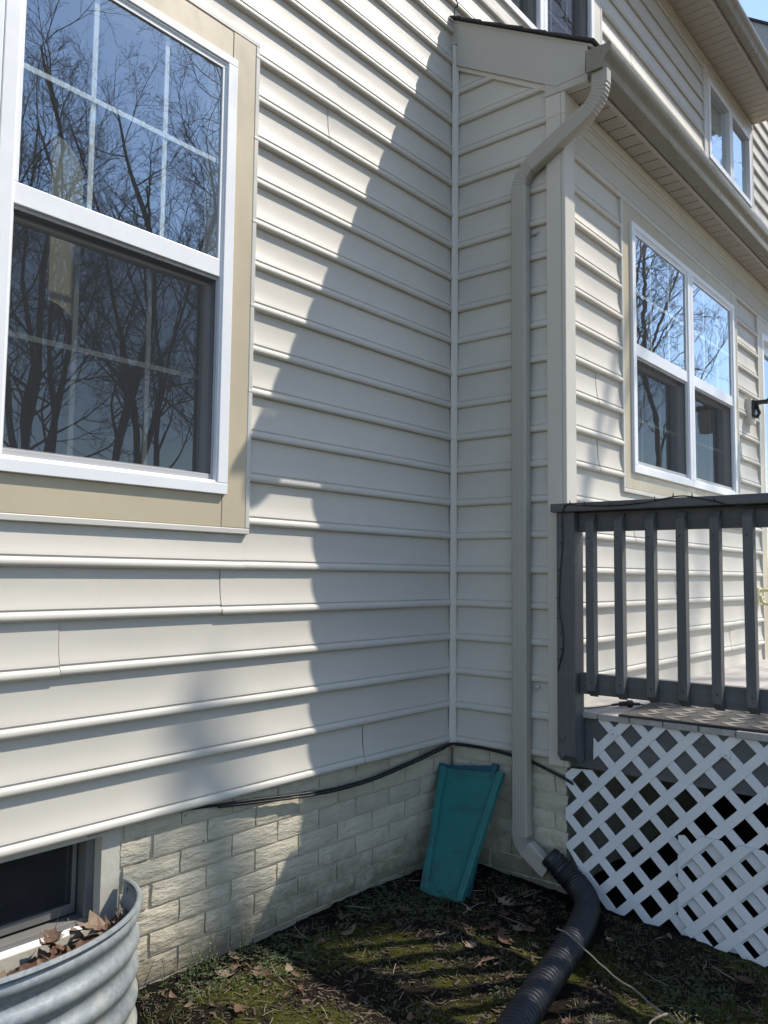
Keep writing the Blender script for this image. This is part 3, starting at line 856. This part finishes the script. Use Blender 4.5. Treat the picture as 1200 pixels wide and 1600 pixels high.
splash('bright teal plastic splash block leaning upright in the house corner, in front', Vector((-.395, -.238, .052)), Vector((-.085, -.185, .518)), Vector((-.03, -1, -.11)), .215, .335, TEAL)
splash('dark teal splash block mostly hidden behind the brighter one', Vector((-.352, -.236, .05)), Vector((-.046, -.142, .530)), Vector((.0, -1, -.05)), .215, .315, TEAL2)

# --- window well
ww = thing('window_well', 'galvanised corrugated steel window well half full of dry leaves', 'window well', (-2.318, -.2, .05))
A, B = .490, .360
prof = []
zt = .462
for k in range(9):
    an = R(-90 + k * 45); prof.append((.006 + .0075 * math.cos(an), zt - .0075 + .0075 * math.sin(an)))
prof = prof[::-1]
zz = zt - .018; i = 0
prof = [(.0, zt - .012), (-.004, zt - .004), (.002, zt), (.009, zt - .002), (.012, zt - .009), (.008, zt - .016), (.001, zt - .018)]
while zz > -.03:
    zz -= .0067; prof.append((0.0088 * math.sin((zt - .018 - zz) / .080 * 2 * math.pi) , zz))
rs = []
for k in range(65):
    th = math.pi * k / 64
    cx, cy = math.cos(th), -math.sin(th)
    nrm_ = Vector((cx / A, cy / B, 0)).normalized()
    base = Vector((-2.318 + A * cx, -.004 + B * cy, 0))
    rs.append([base + nrm_ * o + Vector((0, 0, z)) for o, z in prof])
MB().rings(rs, caps=False, closed=False).build('shell', GALV, ww, smooth=50)
for sx in (-1, 1):
    MB().wbox(*sorted((-2.318 + sx * (A + .004), -2.318 + sx * (A + .012))), -.02, -.001, -.02, zt - .01).build('flange', GALV, ww)
# leaf mould inside the well
mv = []; mf_ = []
for j in range(9):
    r = j / 8
    for k in range(33):
        th = math.pi * k / 32
        x = -2.318 + (A - .02) * r * math.cos(th); y = -.006 - (B - .02) * r * math.sin(th)
        mv.append((x, y, .295 + .03 * noise.noise(Vector((x * 9, y * 9, 5))) + .10 * (x + 2.25)))
for j in range(8):
    for k in range(32): mf_.append((j * 33 + k, j * 33 + k + 1, (j + 1) * 33 + k + 1, (j + 1) * 33 + k))
lm = MB().add(mv, mf_).build('leaf_litter', CHIP, smooth=60); lm['kind'] = 'stuff'

# --- cables
cb = thing('cable', 'pair of black cables drooping along the top of the brick foundation', 'cable', (-.7, -.02, .57))
c1 = [(-1.95, .012, .615), (-1.75, .010, .620), (-1.58, .008, .617), (-1.45, -.002, .607), (-1.27, -.008, .592), (-1.06, -.012, .570), (-.86, -.016, .556), (-.62, -.016, .556), (-.35, -.018, .580), (-.14, -.022, .606), (-.05, -.028, .617),
      (-.028, -.05, .618), (-.020, -.20, .619), (-.018, -.36, .607), (-.018, -.47, .590), (-.018, -.60, .553), (-.016, -.66, .53)]
c2 = [(x, y - .003, z - .010 if -1.3 < x < -.1 else z - .006) for x, y, z in c1[3:]]
MB().tube(bez(c1, 8), .0052, 8).build('strand', CABLE, cb, smooth=60)
MB().tube(bez(c2, 8), .0046, 8).build('strand', CABLE, cb, smooth=60)

# ------------------------------------------------------------------ deck
deck = thing('deck', 'raised grey wooden deck with balustrade beside the bay', 'deck', (0, -1.2, 0))
ZD = .845
DY1 = -3.6
y = -.640
rg = random.Random(12)
while y > DY1:
    b = MB().wbox(-.022 - rg.random() * .012, 6.5, y - .139, y, ZD - .025 + (rg.random() - .5) * .003, ZD + (rg.random() - .5) * .003)
    o = b.build('deck_board', DECKB, deck, bevel=.002, bsegs=1); y -= .1435
MB().wbox(.0, .038, DY1, -.640, .600, .818).build('rim_joist', DECKR, deck, bevel=.003)
for yy in (-2.0, -3.45): MB().wbox(.045, .134, yy - .089, yy, -.1, .818).build('support_post', DECKP, deck)
for xx in (.45, .85, 1.25): MB().wbox(xx, xx + .038, DY1, -.64, .62, .819).build('joist', DECKR, deck)
y = 0.0  # unseen boards on the far sides, added to keep light from under the deck
while y < 6.4:
    MB().wbox(y, y + .138, DY1 - .02, DY1, .02, .83).build('light_stop_board', DECKP, deck); y += .142
y = DY1
while y < -.7:
    MB().wbox(6.48, 6.50, y, y + .138, .02, .83).build('light_stop_board', DECKP, deck); y += .142
def rail_post(y0, y1, zbot):
    pts = lambda y: [Vector((x, y, z)) for x, z in ((-.100, zbot + .030), (-.068, zbot), (-.011, zbot), (-.011, 1.716), (-.100, 1.716))]
    p = MB().prism(pts(y0), pts(y1)).build('post', DECKP, deck, bevel=.004)
    for zz in (.735, .665):
        yb = (y0 + y1) / 2 + .018
        MB().tube([(-.0995, yb, zz), (-.106, yb, zz), (-.109, yb, zz)], [.0125, .0125, .006], 12).build('bolt', DECKP, p, smooth=40)
rail_post(-.716, -.630, .632)
rail_post(-2.32, -2.23, .632); rail_post(-3.56, -3.47, .632)
MB().wbox(-.122, .018, DY1, -.612, 1.716, 1.754).build('rail_cap', DECKR, deck, bevel=.004)
MB().wbox(-.058, -.020, DY1, -.7165, 1.630, 1.715).build('rail', DECKR, deck, bevel=.003)
MB().wbox(-.058, -.020, DY1, -.7165, .928, 1.017).build('rail', DECKR, deck, bevel=.003)
zb0, zb1 = .922, 1.700
NAIL = plain('nail_head', (.03, .028, .027), .6, .2, 30)
bal = [Vector((-.097, 0, zb0 + .028)), Vector((-.060, 0, zb0)), Vector((-.0585, 0, zb0)), Vector((-.0585, 0, zb1)), Vector((-.075, 0, zb1)), Vector((-.097, 0, zb1 - .03))]
bmb = MB().prism([v + Vector((0, -.0185, 0)) for v in bal], [v + Vector((0, .0185, 0)) for v in bal])
bme = bmb.mesh('baluster', Vector((0, 0, 0)), bevel=.003)
nme = MB().tube([(-.0968, .003, 1.60), (-.0979, .003, 1.60)], .0042, 8).tube([(-.0968, -.002, .985), (-.0979, -.002, .985)], .0042, 8).mesh('nail', Vector((0, 0, 0)))
nme.materials.append(NAIL)
y = -.787; i = 0
while y > DY1 + .05:
    if not any(a < y < b for a, b in ((-2.36, -2.19), (-3.6, -3.43))):
        link_mesh('baluster', bme, DECKP, deck, (0, y, 0)); o = C.objects[-1]
        o.rotation_euler = ((rg.random() - .5) * .012, 0, (rg.random() - .5) * .06)
        nl = bpy.data.objects.new('nail', nme); C.objects.link(nl); nl.parent = o
    y -= .1305

# --- lattice
def clip_poly(poly, conv):
    out = poly
    for i in range(len(conv)):
        a, b = conv[i], conv[(i + 1) % len(conv)]
        inp, out = out, []
        if not inp: break
        def side(p): return (b[0] - a[0]) * (p[1] - a[1]) - (b[1] - a[1]) * (p[0] - a[0])
        for j in range(len(inp)):
            p, q = inp[j], inp[(j + 1) % len(inp)]
            sp_, sq = side(p), side(q)
            if sp_ >= 0: out.append(p)
            if (sp_ >= 0) != (sq >= 0):
                t = sp_ / (sp_ - sq); out.append((p[0] + (q[0] - p[0]) * t, p[1] + (q[1] - p[1]) * t))
    return out
def lattice(label, regions, x_out, c0, e0, lean, loc):
    t = thing('lattice_panel', label, 'lattice', loc)
    hw = .019; q = math.sqrt(.5)
    for fam in (0, 1):
        for n in range(-40, 60):
            if fam == 0: c = c0 + .075 + .15 * n; p0, d = (0.0, c), (q, q); nn = (-q, q)
            else: c = e0 + .075 + .15 * n; p0, d = (0.0, c), (q, -q); nn = (q, q)
            r = []
            for L_, s_ in ((-8, -1), (8, -1), (8, 1), (-8, 1)):
                r.append((p0[0] + d[0] * L_ + nn[0] * hw * s_, p0[1] + d[1] * L_ + nn[1] * hw * s_))
            area = sum(r[k][0] * r[(k + 1) % 4][1] - r[(k + 1) % 4][0] * r[k][1] for k in range(4))
            if area < 0: r = r[::-1]
            mb = MB()
            for reg in regions:
                pl = clip_poly(r, reg)
                if len(pl) < 3: continue
                ar = abs(sum(pl[k][0] * pl[(k + 1) % len(pl)][1] - pl[(k + 1) % len(pl)][0] * pl[k][1] for k in range(len(pl)))) / 2
                if ar < 4e-4: continue
                xo = x_out if fam == 0 else x_out + .0035
                th = .006
                mb.prism([Vector((xo + lean * (.5 - z), -s, z)) for s, z in pl], [Vector((xo + th + lean * (.5 - z), -s, z)) for s, z in pl])
            if mb.v: mb.build('lattice_strip', LATT, t, bevel=.0012, bsegs=1)
    return t
c0, e0 = .54 - .851, .54 + .851
l1 = lattice('tall white plastic lattice panel screening under the deck', [[(.755, .03), (3.4, -.12), (3.4, .80), (.80, .832), (.755, .79)], [(.622, .26), (.755, .05), (.755, .597), (.63, .59), (.622, .575)]],
             -.0115, c0, e0, .0, (-.01, -1.2, 0))
for s, z in ((.850, .766), (1.315, .745), (1.9, .75)):
    m = MB().tube([(-.0155, -s, z), (-.0185, -s, z)], .014, 14).build('washer', WHITE, l1, smooth=40)
    MB().tube([(-.0184, -s, z), (-.0215, -s, z)], .006, 8).build('screw', METAL, m, smooth=40)
l2 = lattice('short spare lattice piece overlapping the tall panel at the ground', [[(1.118, .05), (1.38, -.11), (3.4, -.11), (3.4, .36), (1.20, .42), (1.125, .405)]],
             -.034, c0 + .012, e0 + .068, .012, (-.03, -1.6, 0))

# --- doormat
def ribbon(u0, u1, v0, v1): return (u0, u1, v0, v1)
mt = thing('doormat', 'dark mat with sun patches painted as pale chevrons, lying on the deck boards', 'mat', (.25, -1.3, ZD))
mfr = Fr((.225, -1.33, ZD + .0022), (1, .06, 0), (0, 0, 1), (.06, -1, 0))
def mrect(mb, a0, a1, b0, b1, o0, o1): mb.box(mfr, a0, a1, b0, b1, o0, o1)
m_ = MB().box(mfr, -.24, .24, -.46, .46, .0, .010); base = m_.build('rubber_base', MATB, mt, bevel=.003)
sun_chv = MB()  # pale chevrons stand in for sunlight falling on the mat
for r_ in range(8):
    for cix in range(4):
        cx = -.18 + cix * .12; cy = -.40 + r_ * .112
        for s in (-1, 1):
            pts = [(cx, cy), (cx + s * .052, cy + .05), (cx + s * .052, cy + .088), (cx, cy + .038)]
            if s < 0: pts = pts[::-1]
            sun_chv.prism([mfr(a, b, .0122) for a, b in pts], [mfr(a, b, .0085) for a, b in pts])
sun_chv.build('painted_sun_patches', MATSUN, mt)

# --- string lights on the rail
stl = thing('string_lights', 'thin dark string of fairy lights draped over the deck post and rail', 'string lights', (-.12, -.7, 1.7))
wp = [(-.104, -.636, 1.022), (-.106, -.652, 1.07), (-.106, -.664, 1.129), (-.107, -.660, 1.212), (-.108, -.647, 1.295), (-.107, -.651, 1.435), (-.107, -.664, 1.576), (-.112, -.666, 1.66), (-.127, -.676, 1.715), (-.127, -.70, 1.748),
      (-.126, -.76, 1.742), (-.127, -.9, 1.733), (-.127, -1.025, 1.738), (-.127, -1.12, 1.750), (-.126, -1.205, 1.758), (-.126, -1.31, 1.735), (-.112, -1.40, 1.712), (-.065, -1.6, 1.70), (-.065, -2.0, 1.69)]
wpath = bez(wp, 6)
MB().tube(wpath, .0028, 6).build('wire', CABLE, stl, smooth=60)
rg = random.Random(3)
for i in range(6, len(wpath) - 14, 5):
    p = wpath[i]; dv = Vector((-.15, .5 + rg.random() * .4 if p.z < 1.68 else (rg.random() - .5) * .5, .1 if p.z < 1.68 else .8)).normalized()
    MB().tube([p, p + dv * .007, p + dv * .008, p + dv * .017], [.0028, .0028, .002, .0010], 6).build('bulb', CABLE, stl)
pg = thing('light_plug', 'small black inline plug with lead lying on the deck edge', 'plug', (.24, -.81, ZD + .01))
MB().tube([(.17, -.76, .857), (.20, -.782, .860), (.205, -.785, .860), (.235, -.805, .861), (.24, -.808, .861), (.255, -.82, .860), (.258, -.822, .859), (.285, -.845, .857)],
          [.005, .006, .011, .011, .016, .016, .008, .006], 10).build('plug_body', CABLE, pg, smooth=40)
MB().tube(bez([(.02, -.66, .852), (.06, -.70, .850), (.12, -.73, .851), (.175, -.765, .857)], 6), .003, 6).build('lead', CABLE, pg)
MB().tube(bez([(.283, -.843, .857), (.31, -.87, .852), (.40, -.86, .850), (.5, -.9, .850)], 6), .003, 6).build('lead', CABLE, pg)

# --- wall lamp and hose hook
lp = thing('wall_lamp', 'black wall lantern with frosted shade beside the patio door', 'wall lamp', (2.86, -D - .02, 2.66))
MB().box(FRONT, 2.80, 2.92, 2.555, 2.735, .0, .045).build('mounting_block', TRIMV, lp, bevel=.006)
mb = MB().box(FRONT, 2.815, 2.905, 2.60, 2.725, .0455, .062).box(FRONT, 2.84, 2.88, 2.695, 2.722, .061, .30)
mb.tube([FRONT(2.86, 2.69, .065), FRONT(2.86, 2.63, .085), FRONT(2.86, 2.60, .065)], .012, 8).build('arm', BLACKM, lp, bevel=.003)
fv = [FRONT(2.86, z, .215) for z in (2.725, 2.715, 2.70, 2.69)]
MB().tube(fv, [.075, .085, .085, .06], 16).build('cap', BLACKM, lp, smooth=40)
MB().tube([FRONT(2.86, z, .215) for z in (2.69, 2.66, 2.58, 2.52)], [.055, .062, .058, .045], 16).build('shade', FROST, lp, smooth=40)
hk = thing('hose_hook', 'pale yellow plastic hook fixed to the door casing', 'hook', (2.98, -D - .04, 1.3))
MB().box(FRONT, 2.93, 3.03, 1.24, 1.37, .0, .03).build('plate', YELP, hk, bevel=.006)
MB().tube([FRONT(2.98, 1.345, .02)] + [FRONT(2.98, 1.30 + .05 * math.cos(a), .075 + .045 * math.sin(a)) for a in [i * .35 for i in range(15)]], .012, 8).build('hook_ring', YELP, hk, smooth=50)

# ------------------------------------------------------------------ neighbouring house
nb = thing('neighbour_house', 'taller adjoining house with matching cream siding beyond the eave', 'house', (7.5, 0, 0))
nw = wall_slab('siding_wall', MAIN, 5.47, 11, .2, 7.03, [], -.12, -.004, SHEATH, nb)
siding(MAIN, nw, 18, 38, 5.473, 11, [], rnd=21)
pk = [(-.165, 7.315), (2.2, 9.04), (2.2, 8.7), (.06, 7.04), (-.165, 7.03)]
MB().prism(yz(5.585, pk), yz(5.62, pk)).build('rake_board', RAKE, nb)
pr = [(-.19, 7.325), (2.3, 9.143), (2.3, 9.113), (-.19, 7.295)]
MB().prism(yz(5.56, pr), yz(11.2, pr)).build('roof', SHING, nb)
MB().box(MAIN, 5.62, 11, 7.03, 7.05, -.02, .165).build('soffit', SOFF, nb)
MB().box(MAIN, 5.60, 11, 7.06, 7.31, .166, .18).build('fascia', RAKE, nb)
gp = [(-.182, 7.36), (-.182, 7.25), (-.26, 7.25), (-.27, 7.28), (-.30, 7.32), (-.305, 7.36)]
MB().prism(yz(5.57, gp), yz(11, gp)).build('gutter', GUTT, nb)
MB().wbox(5.4732, 5.6, .13, 6, 5.0, 7.03).build('gable_wall', SHEATH, nb)

# ------------------------------------------------------------------ leaves, twigs, weeds
def leaf_mesh(seed, L=.11):
    rg = random.Random(seed); ovate = seed % 5 in (1, 3)
    ol = [(0, .012), (.10, .02), (.18, .09), (.34, .31 + rg.random() * .08), (.34, .15), (.42, .12), (.61, .38 + rg.random() * .08), (.58, .17), (.66, .12), (.84, .27 + rg.random() * .06), (.80, .12), (.89, .06), (1.02, .0)]
    if ovate:
        ol = [(t, .30 * math.sin(math.pi * min(1, t * .97 + .02)) ** .8 * (1.05 - .35 * t) + .012 * (k % 2)) for k, t in enumerate([0, .09, .18, .27, .36, .45, .54, .63, .72, .80, .88, .95, 1.02])]
    mid = [0, .10, .20, .27, .30, .42, .50, .54, .64, .72, .78, .87, 1.02]
    cu, cv, tw = (rg.random() - .3) * 2.6, (rg.random() - .15) * 2.4, (rg.random() - .5) * 1.6
    vv = []; ff_ = []
    def P(t, wd):
        x = t * L; y = wd * L
        z = cu * L * (t - .5) ** 2 + cv * abs(wd) ** 1.5 * L + tw * (t - .5) * wd * L
        z += .022 * L * math.sin(t * 23 + wd * 16 + seed)
        return (x - L / 2, y, z)
    for i, t in enumerate(mid):
        vv += [P(mid[i], 0), P(ol[i][0], ol[i][1]), P(ol[i][0] + (rg.random() - .5) * .03, -ol[i][1] * (.85 + .2 * rg.random()))]
    for i in range(len(mid) - 1):
        a, b = i * 3, (i + 1) * 3
        ff_ += [(a, b, b + 1, a + 1), (b, a, a + 2, b + 2)]
    k = len(vv)
    vv += [P(-.25, .01), P(-.25, -.01), P(.0, .008), P(.0, -.008)]; ff_.append((k, k + 1, k + 3, k + 2))
    me = bpy.data.meshes.new('leaf'); me.from_pydata(vv, [], ff_); me.validate(); me.update()
    for p in me.polygons: p.use_smooth = True
    return me
LM = []
for i in range(12):
    m = leaf_mesh(100 + i, .085 + .045 * random.random()); m.materials.append(LEAFM[(0, 1, 0, 2, 0, 1, 0, 2, 1, 0, 0, 1)[i]]); LM.append(m)
rg = random.Random(31)
def put_leaf(name, x, y, z, label, group, s=1.0, tilt=.35):
    o = link_mesh(name, LM[rg.randrange(len(LM))], None, None, (x, y, z + .006 + .012 * rg.random()))
    o.rotation_euler = ((rg.random() - .5) * 2 * tilt, (rg.random() - .5) * 2 * tilt, rg.random() * 6.28); o.scale = (s, s, s * (.45 + .5 * rg.random()))
    tag(o, label.format({LEAFM[0]: 'brown', LEAFM[1]: 'rust red', LEAFM[2]: 'pale tan'}[o.data.materials[0]]), 'leaf', group)
def where(x, y):
    dpipe = min((x - q.x) ** 2 + (y - q.y) ** 2 for q in sam[::6]) ** .5
    if dpipe < .16: return 'right beside the black drain pipe'
    if x > -.62 and y > -.45: return 'in the corner around the teal splash blocks'
    if x > -.55 and y < -.9: return 'on the dark soil in front of the white lattice'
    if y > -.22: return 'at the foot of the painted brick foundation'
    if x < -1.45: return 'on the ground close to the steel window well'
    return 'on the sunlit moss between the bricks and the pipe' if y > -.75 else 'on the open moss in front of the pipe'
def blocked(x, y):
    if y > -.02 or (x > -.03 and y > -.64) or x > -.05: return True
    if ((x + 2.318) / (A + .03)) ** 2 + (y / (B + .03)) ** 2 < 1: return True
    return any((x - q.x) ** 2 + (y - q.y) ** 2 < .075 ** 2 for q in sam[::6])
n = 0
while n < 74:
    x, y = -1.85 + 1.85 * rg.random(), -1.62 * rg.random() ** .9
    if n < 12: x, y = -1.75 + .9 * rg.random(), -.04 - .25 * rg.random()
    if 12 <= n < 30: x, y = -.75 + .7 * rg.random(), -.45 - .35 * rg.random()
    if blocked(x, y): continue
    put_leaf('fallen_leaf', x, y, gz(x, y), 'dry {} leaf lying ' + where(x, y), 'fallen leaves', .42 + .5 * rg.random() ** 1.5, .30); n += 1
n = 0
while n < 60:
    th, r = rg.random() * math.pi, rg.random() ** .5 * .93
    x, y = -2.318 + A * r * math.cos(th), -.01 - B * r * math.sin(th)
    if y > -.03: continue
    put_leaf('well_leaf', x, y, .305 + .10 * (x + 2.25) + rg.random() * .035, 'dry {} leaf piled in the window well ' + ('against the basement window' if y > -.14 else 'near its steel rim' if y < -.25 else 'in the middle of the heap'), 'leaves piled in the window well', .8 + .4 * rg.random(), .35); n += 1
# long thin branch lying over the pipe
br = thing('fallen_branch', 'thin pale branch lying across the black pipe and the leaves', 'branch', (-.6, -1.1, .05))
b1 = [(-.600, -.885, .158), (-.60, -.935, .150), (-.575, -1.02, .085), (-.60, -1.12, .052), (-.625, -1.19, .05), (-.68, -1.28, .045), (-.70, -1.36, .035), (-.73, -1.45, .03)]
bp = bez(b1, 6)
bp = [p + Vector((.004 * noise.noise(p * 30), .004 * noise.noise(p * 30 + Vector((9, 0, 0))), 0)) for p in bp]
MB().tube(bp, [.0024 + .0022 * i / len(bp) for i in range(len(bp))], 7).build('stem', TWIG, br, smooth=60)
MB().tube(bez([(-.69, -1.33, .04), (-.72, -1.33, .055), (-.77, -1.30, .04), (-.82, -1.32, .03), (-.87, -1.34, .02)], 5), [.0055, .005, .005, .005, .0045, .0045, .004, .004, .004, .0035, .0035, .003, .003, .003, .003, .0025, .0025, .002, .002, .002, .002], 6).build('side_shoot', TWIG, br, smooth=60)
n = 0
while n < 34:
    x, y = -1.8 + 1.75 * rg.random(), -1.5 * rg.random() - .05
    if blocked(x, y): continue
    L_ = .03 + .08 * rg.random(); a = rg.random() * 6.28; p = Vector((x, y, gz(x, y) + .008)); d_ = Vector((math.cos(a), math.sin(a), (rg.random() - .3) * .5))
    sd_ = Vector((-d_.y, d_.x, 0)) * (rg.random() - .5) * .5
    o = MB().tube([p, p + d_ * L_ * .5 + sd_ * L_ * .4, p + d_ * L_], [.002, .0017, .001], 5).build('twig', TWIG, smooth=60, loc=tuple(p))
    tag(o, 'short pale twig lying ' + where(x, y), 'twig', 'twigs on the ground'); n += 1
# grass, clover and small litter
def scatter(name, mat, count, fn, label=None):
    mb = MB(); n = 0; tries = 0
    while n < count and tries < count * 8:
        tries += 1
        x, y = -1.95 + 2.0 * rg.random(), -1.75 * rg.random()
        if blocked(x, y) or not fn(mb, x, y): continue
        n += 1
    o = mb.build(name, mat); o['kind'] = 'stuff'; return o
def blade(mb, x, y):
    k = noise.noise(Vector((x * 3.1, y * 3.1, 7))) + (.35 if y > -.22 and x < -1.0 else 0) + (.2 if y < -.9 and x > -.5 else 0)
    if k < rg.random() * .8 - .15: return False
    h = .006 + .018 * rg.random() ** 2; a = rg.random() * 6.28; l = .012 * rg.random(); wd = .0012 + .001 * rg.random()
    z = gz(x, y) - .002; dx, dy = math.cos(a), math.sin(a)
    mb.add([(x - dy * wd, y + dx * wd, z), (x + dy * wd, y - dx * wd, z), (x + dx * l * .5 + dy * wd * .7, y + dy * l * .5 - dx * wd * .7, z + h * .7), (x + dx * l * .5 - dy * wd * .7, y + dy * l * .5 + dx * wd * .7, z + h * .7), (x + dx * l * 1.6, y + dy * l * 1.6, z + h)], [(0, 1, 2, 3), (3, 2, 4)])
    return True
scatter('moss_and_grass', GRASS, 6500, blade)
def chip(mb, x, y):
    z = gz(x, y) + .002 + .004 * rg.random(); a = rg.random() * 6.28; l, wd = .002 + .016 * rg.random() ** 3, .001 + .006 * rg.random() ** 3
    u, v = Vector((math.cos(a), math.sin(a), (rg.random() - .5) * .6)), Vector((-math.sin(a), math.cos(a), (rg.random() - .5) * .6))
    p = Vector((x, y, z)); mb.add([p - u * l - v * wd, p + u * l - v * wd * .6, p + u * l + v * wd, p - u * l + v * wd * .7], [(0, 1, 2, 3)]); return True
scatter('leaf_crumbs', CHIP, 12000, chip)
def straw(mb, x, y):
    a = rg.random() * 6.28; l = .015 + .05 * rg.random() ** 2; z = gz(x, y) + .004; wd = .0007 + .0006 * rg.random()
    d0 = Vector((math.cos(a), math.sin(a), .05 + .25 * rg.random() ** 3)); sdv = Vector((-d0.y, d0.x, 0)); cvr = (rg.random() - .5) * .7
    p = [Vector((x, y, z)) + d0 * l * t + sdv * cvr * l * t * t for t in (0, .33, .66, 1)]
    mb.add([q + sdv * wd * k for q in p for k in (-1, 1)], [(0, 1, 3, 2), (2, 3, 5, 4), (4, 5, 7, 6)]); return True
scatter('dead_grass', STRAW, 850, straw)
def clover(mb, x, y):
    k = noise.noise(Vector((x * 2.6, y * 2.6, 17)))
    if y > -.25 and x < -1.1: k += .35
    if k < .1 + .3 * rg.random(): return False
    for _ in range(5):
        px, py = x + (rg.random() - .5) * .05, y + (rg.random() - .5) * .05
        if blocked(px, py): continue
        z = gz(px, py) + .006 + .018 * rg.random(); s = .0035 + .003 * rg.random()
        for j in range(3):
            a = j * 2.1 + rg.random(); c_, s_ = math.cos(a), math.sin(a)
            mb.add([(px, py, z), (px + c_ * s + s_ * s * .5, py + s_ * s - c_ * s * .5, z + s * .4), (px + c_ * s * 1.7, py + s_ * s * 1.7, z + s * .2), (px + c_ * s - s_ * s * .5, py + s_ * s + c_ * s * .5, z + s * .4)], [(0, 1, 2, 3)])
    return True
scatter('clover', WEED, 420, clover)
# taller weeds at the foot of the bricks
for i in range(9):
    x = -1.78 + .62 * rg.random() ** 1.3; y = -.03 - .06 * rg.random(); z = gz(x, y)
    wd = thing('weed', 'spindly green weed growing at the foot of the painted bricks', 'weed', (x, y, z - .005), 'weeds along the foundation')
    mb = MB(); lv = MB()
    for s in range(3):
        a = rg.random() * 6.28; h = .06 + .10 * rg.random(); p0 = Vector((x, y, z - .005)); d_ = Vector((math.cos(a) * .35, -abs(math.sin(a)) * .3, 1))
        pts = [p0, p0 + d_ * h * .5, p0 + d_ * h + Vector((math.cos(a) * .015, 0, 0))]
        mb.tube(pts, [.0012, .001, .0006], 4)
        for k in range(7):
            q = pts[0].lerp(pts[2], .2 + .12 * k); b = rg.random() * 6.28; l = .006 + .006 * rg.random()
            u = Vector((math.cos(b), math.sin(b), .4)) * l; v = Vector((-math.sin(b), math.cos(b), .1)) * l * .35
            lv.add([q, q + u * .5 + v, q + u, q + u * .5 - v], [(0, 1, 2, 3)])
    mb.build('stem', WEED, wd); lv.build('leaves', WEED, wd)

# ------------------------------------------------------------------ bare trees across the garden (seen mirrored in the windows, dappling the walls)
TRUNKS = []
def tree_mesh(seed, H=17.0, r0=.2, limbs=15, twigs=(0, 8, 7, 4)):
    rg = random.Random(seed); tr = MB(); cr = MB()
    def grow(mb, p, d, L, r, lvl, nseg, seg):
        pts = [p]; q = p
        for i in range(nseg):
            d = (d + Vector((rg.gauss(0, 1), rg.gauss(0, 1), rg.gauss(0, .6) + .25)) * (.10 if lvl == 0 else .17)).normalized()
            q = q + d * (L / nseg); pts.append(q)
        rr = [r * (1 - .8 * i / nseg) + .0015 for i in range(nseg + 1)]
        mb.tube(pts, rr, seg, caps=False); return pts, rr
    pts, rr = grow(tr, Vector((0, 0, -.2)), Vector((rg.gauss(0, .05), rg.gauss(0, .05), 1)).normalized(), H, r0, 0, 12, 9)
    def kids(pts, rr, L, lvl, num, lo):
        for k in range(num):
            t = lo + (1 - lo) * (k + rg.random()) / num; f = t * (len(pts) - 1); i = min(int(f), len(pts) - 2)
            p = pts[i].lerp(pts[i + 1], f - i); ax = (pts[i + 1] - pts[i]).normalized()
            o = ax.orthogonal().normalized(); o.rotate(Matrix.Rotation(rg.random() * 6.28, 3, ax))
            an = .5 + .5 * rg.random(); d = (ax * math.cos(an) + o * math.sin(an)).normalized()
            l = L * (.6 + .6 * rg.random()) * (1.1 - .5 * t)
            r = max(.003, rr[i] * (.42 if lvl == 1 else .55))
            seg = {1: 5, 2: 4, 3: 3, 4: 3}[lvl]; ns = {1: 7, 2: 5, 3: 4, 4: 2}[lvl]
            pp_, r2 = grow(cr, p, d, l, r, lvl, ns, seg)
            if lvl < 4: kids(pp_, r2, l * (.5 if lvl < 3 else .42), lvl + 1, twigs[lvl], .2)
    TRUNKS.append(pts)
    kids(pts, rr, H * .34, 1, limbs, .30)
    a = tr.mesh('trunk', smooth=60); a.materials.append(BARK); b = cr.mesh('crown', smooth=60); b.materials.append(BARK)
    return a, b
TM = [tree_mesh(41, 17, .14), tree_mesh(52, 19, .17), tree_mesh(63, 15, .11), tree_mesh(74, 18, .13), tree_mesh(85, 17, .17, 8, (0, 4, 4, 3)), tree_mesh(97, 13.2, .25, 5, (0, 3, 3, 3))]
rg = random.Random(77)
def put_tree(x, y, k, s, rz, label):
    o = thing('bare_tree', label, 'tree', (x, y, -.1), 'bare trees across the garden'); o.rotation_euler = (0, 0, rz); o.scale = (s, s, s)
    for nme, me in zip(('trunk', 'crown'), TM[k]):
        c = bpy.data.objects.new(nme, me); C.objects.link(c); c.parent = o
TL = 'tall leafless tree standing across the garden, mirrored in the windows'
spots = []
for i in range(62):
    for _ in range(60):
        x = -9 + 44 * rg.random(); y = -11 - 22 * rg.random()
        dd = Vector((x, y)); sd2 = Vector((SUN.x, SUN.y)).normalized()
        lat = abs(dd.x * sd2.y - dd.y * sd2.x); along = dd.dot(sd2)
        if along > 0 and lat < 3.5 and along < 19: continue
        if y > -15 and -7 < x < 9: continue
        if all((x - a) ** 2 + (y - b) ** 2 > 1.7 ** 2 for a, b in spots): spots.append((x, y)); break
for (x, y) in spots: put_tree(x, y, rg.randrange(4), .95 + .45 * rg.random(), rg.random() * 6.28, TL)
# trees standing between the sun and the wall
hz_ = 1.0 / math.hypot(SUN.x, SUN.y)
def shade_spot(k, xw, zw, dist):
    """base of a tree whose stem stands in the sun's way to the wall point (xw, 0, zw)"""
    h = zw + dist * SUN.z * hz_ + .1
    pt = min(TRUNKS[k], key=lambda q: abs(q.z - h))
    return xw + dist * SUN.x * hz_ - pt.x, dist * SUN.y * hz_ - pt.y
for (k, xw, zw, dist, lab) in ((5, -1.42, .6, 9.0, 'stout leafless tree growing beside the deck, mirrored in the bay window'),):
    x, y = shade_spot(k, xw, zw, dist)
    put_tree(x, y, k, 1.0, 0.0, lab)
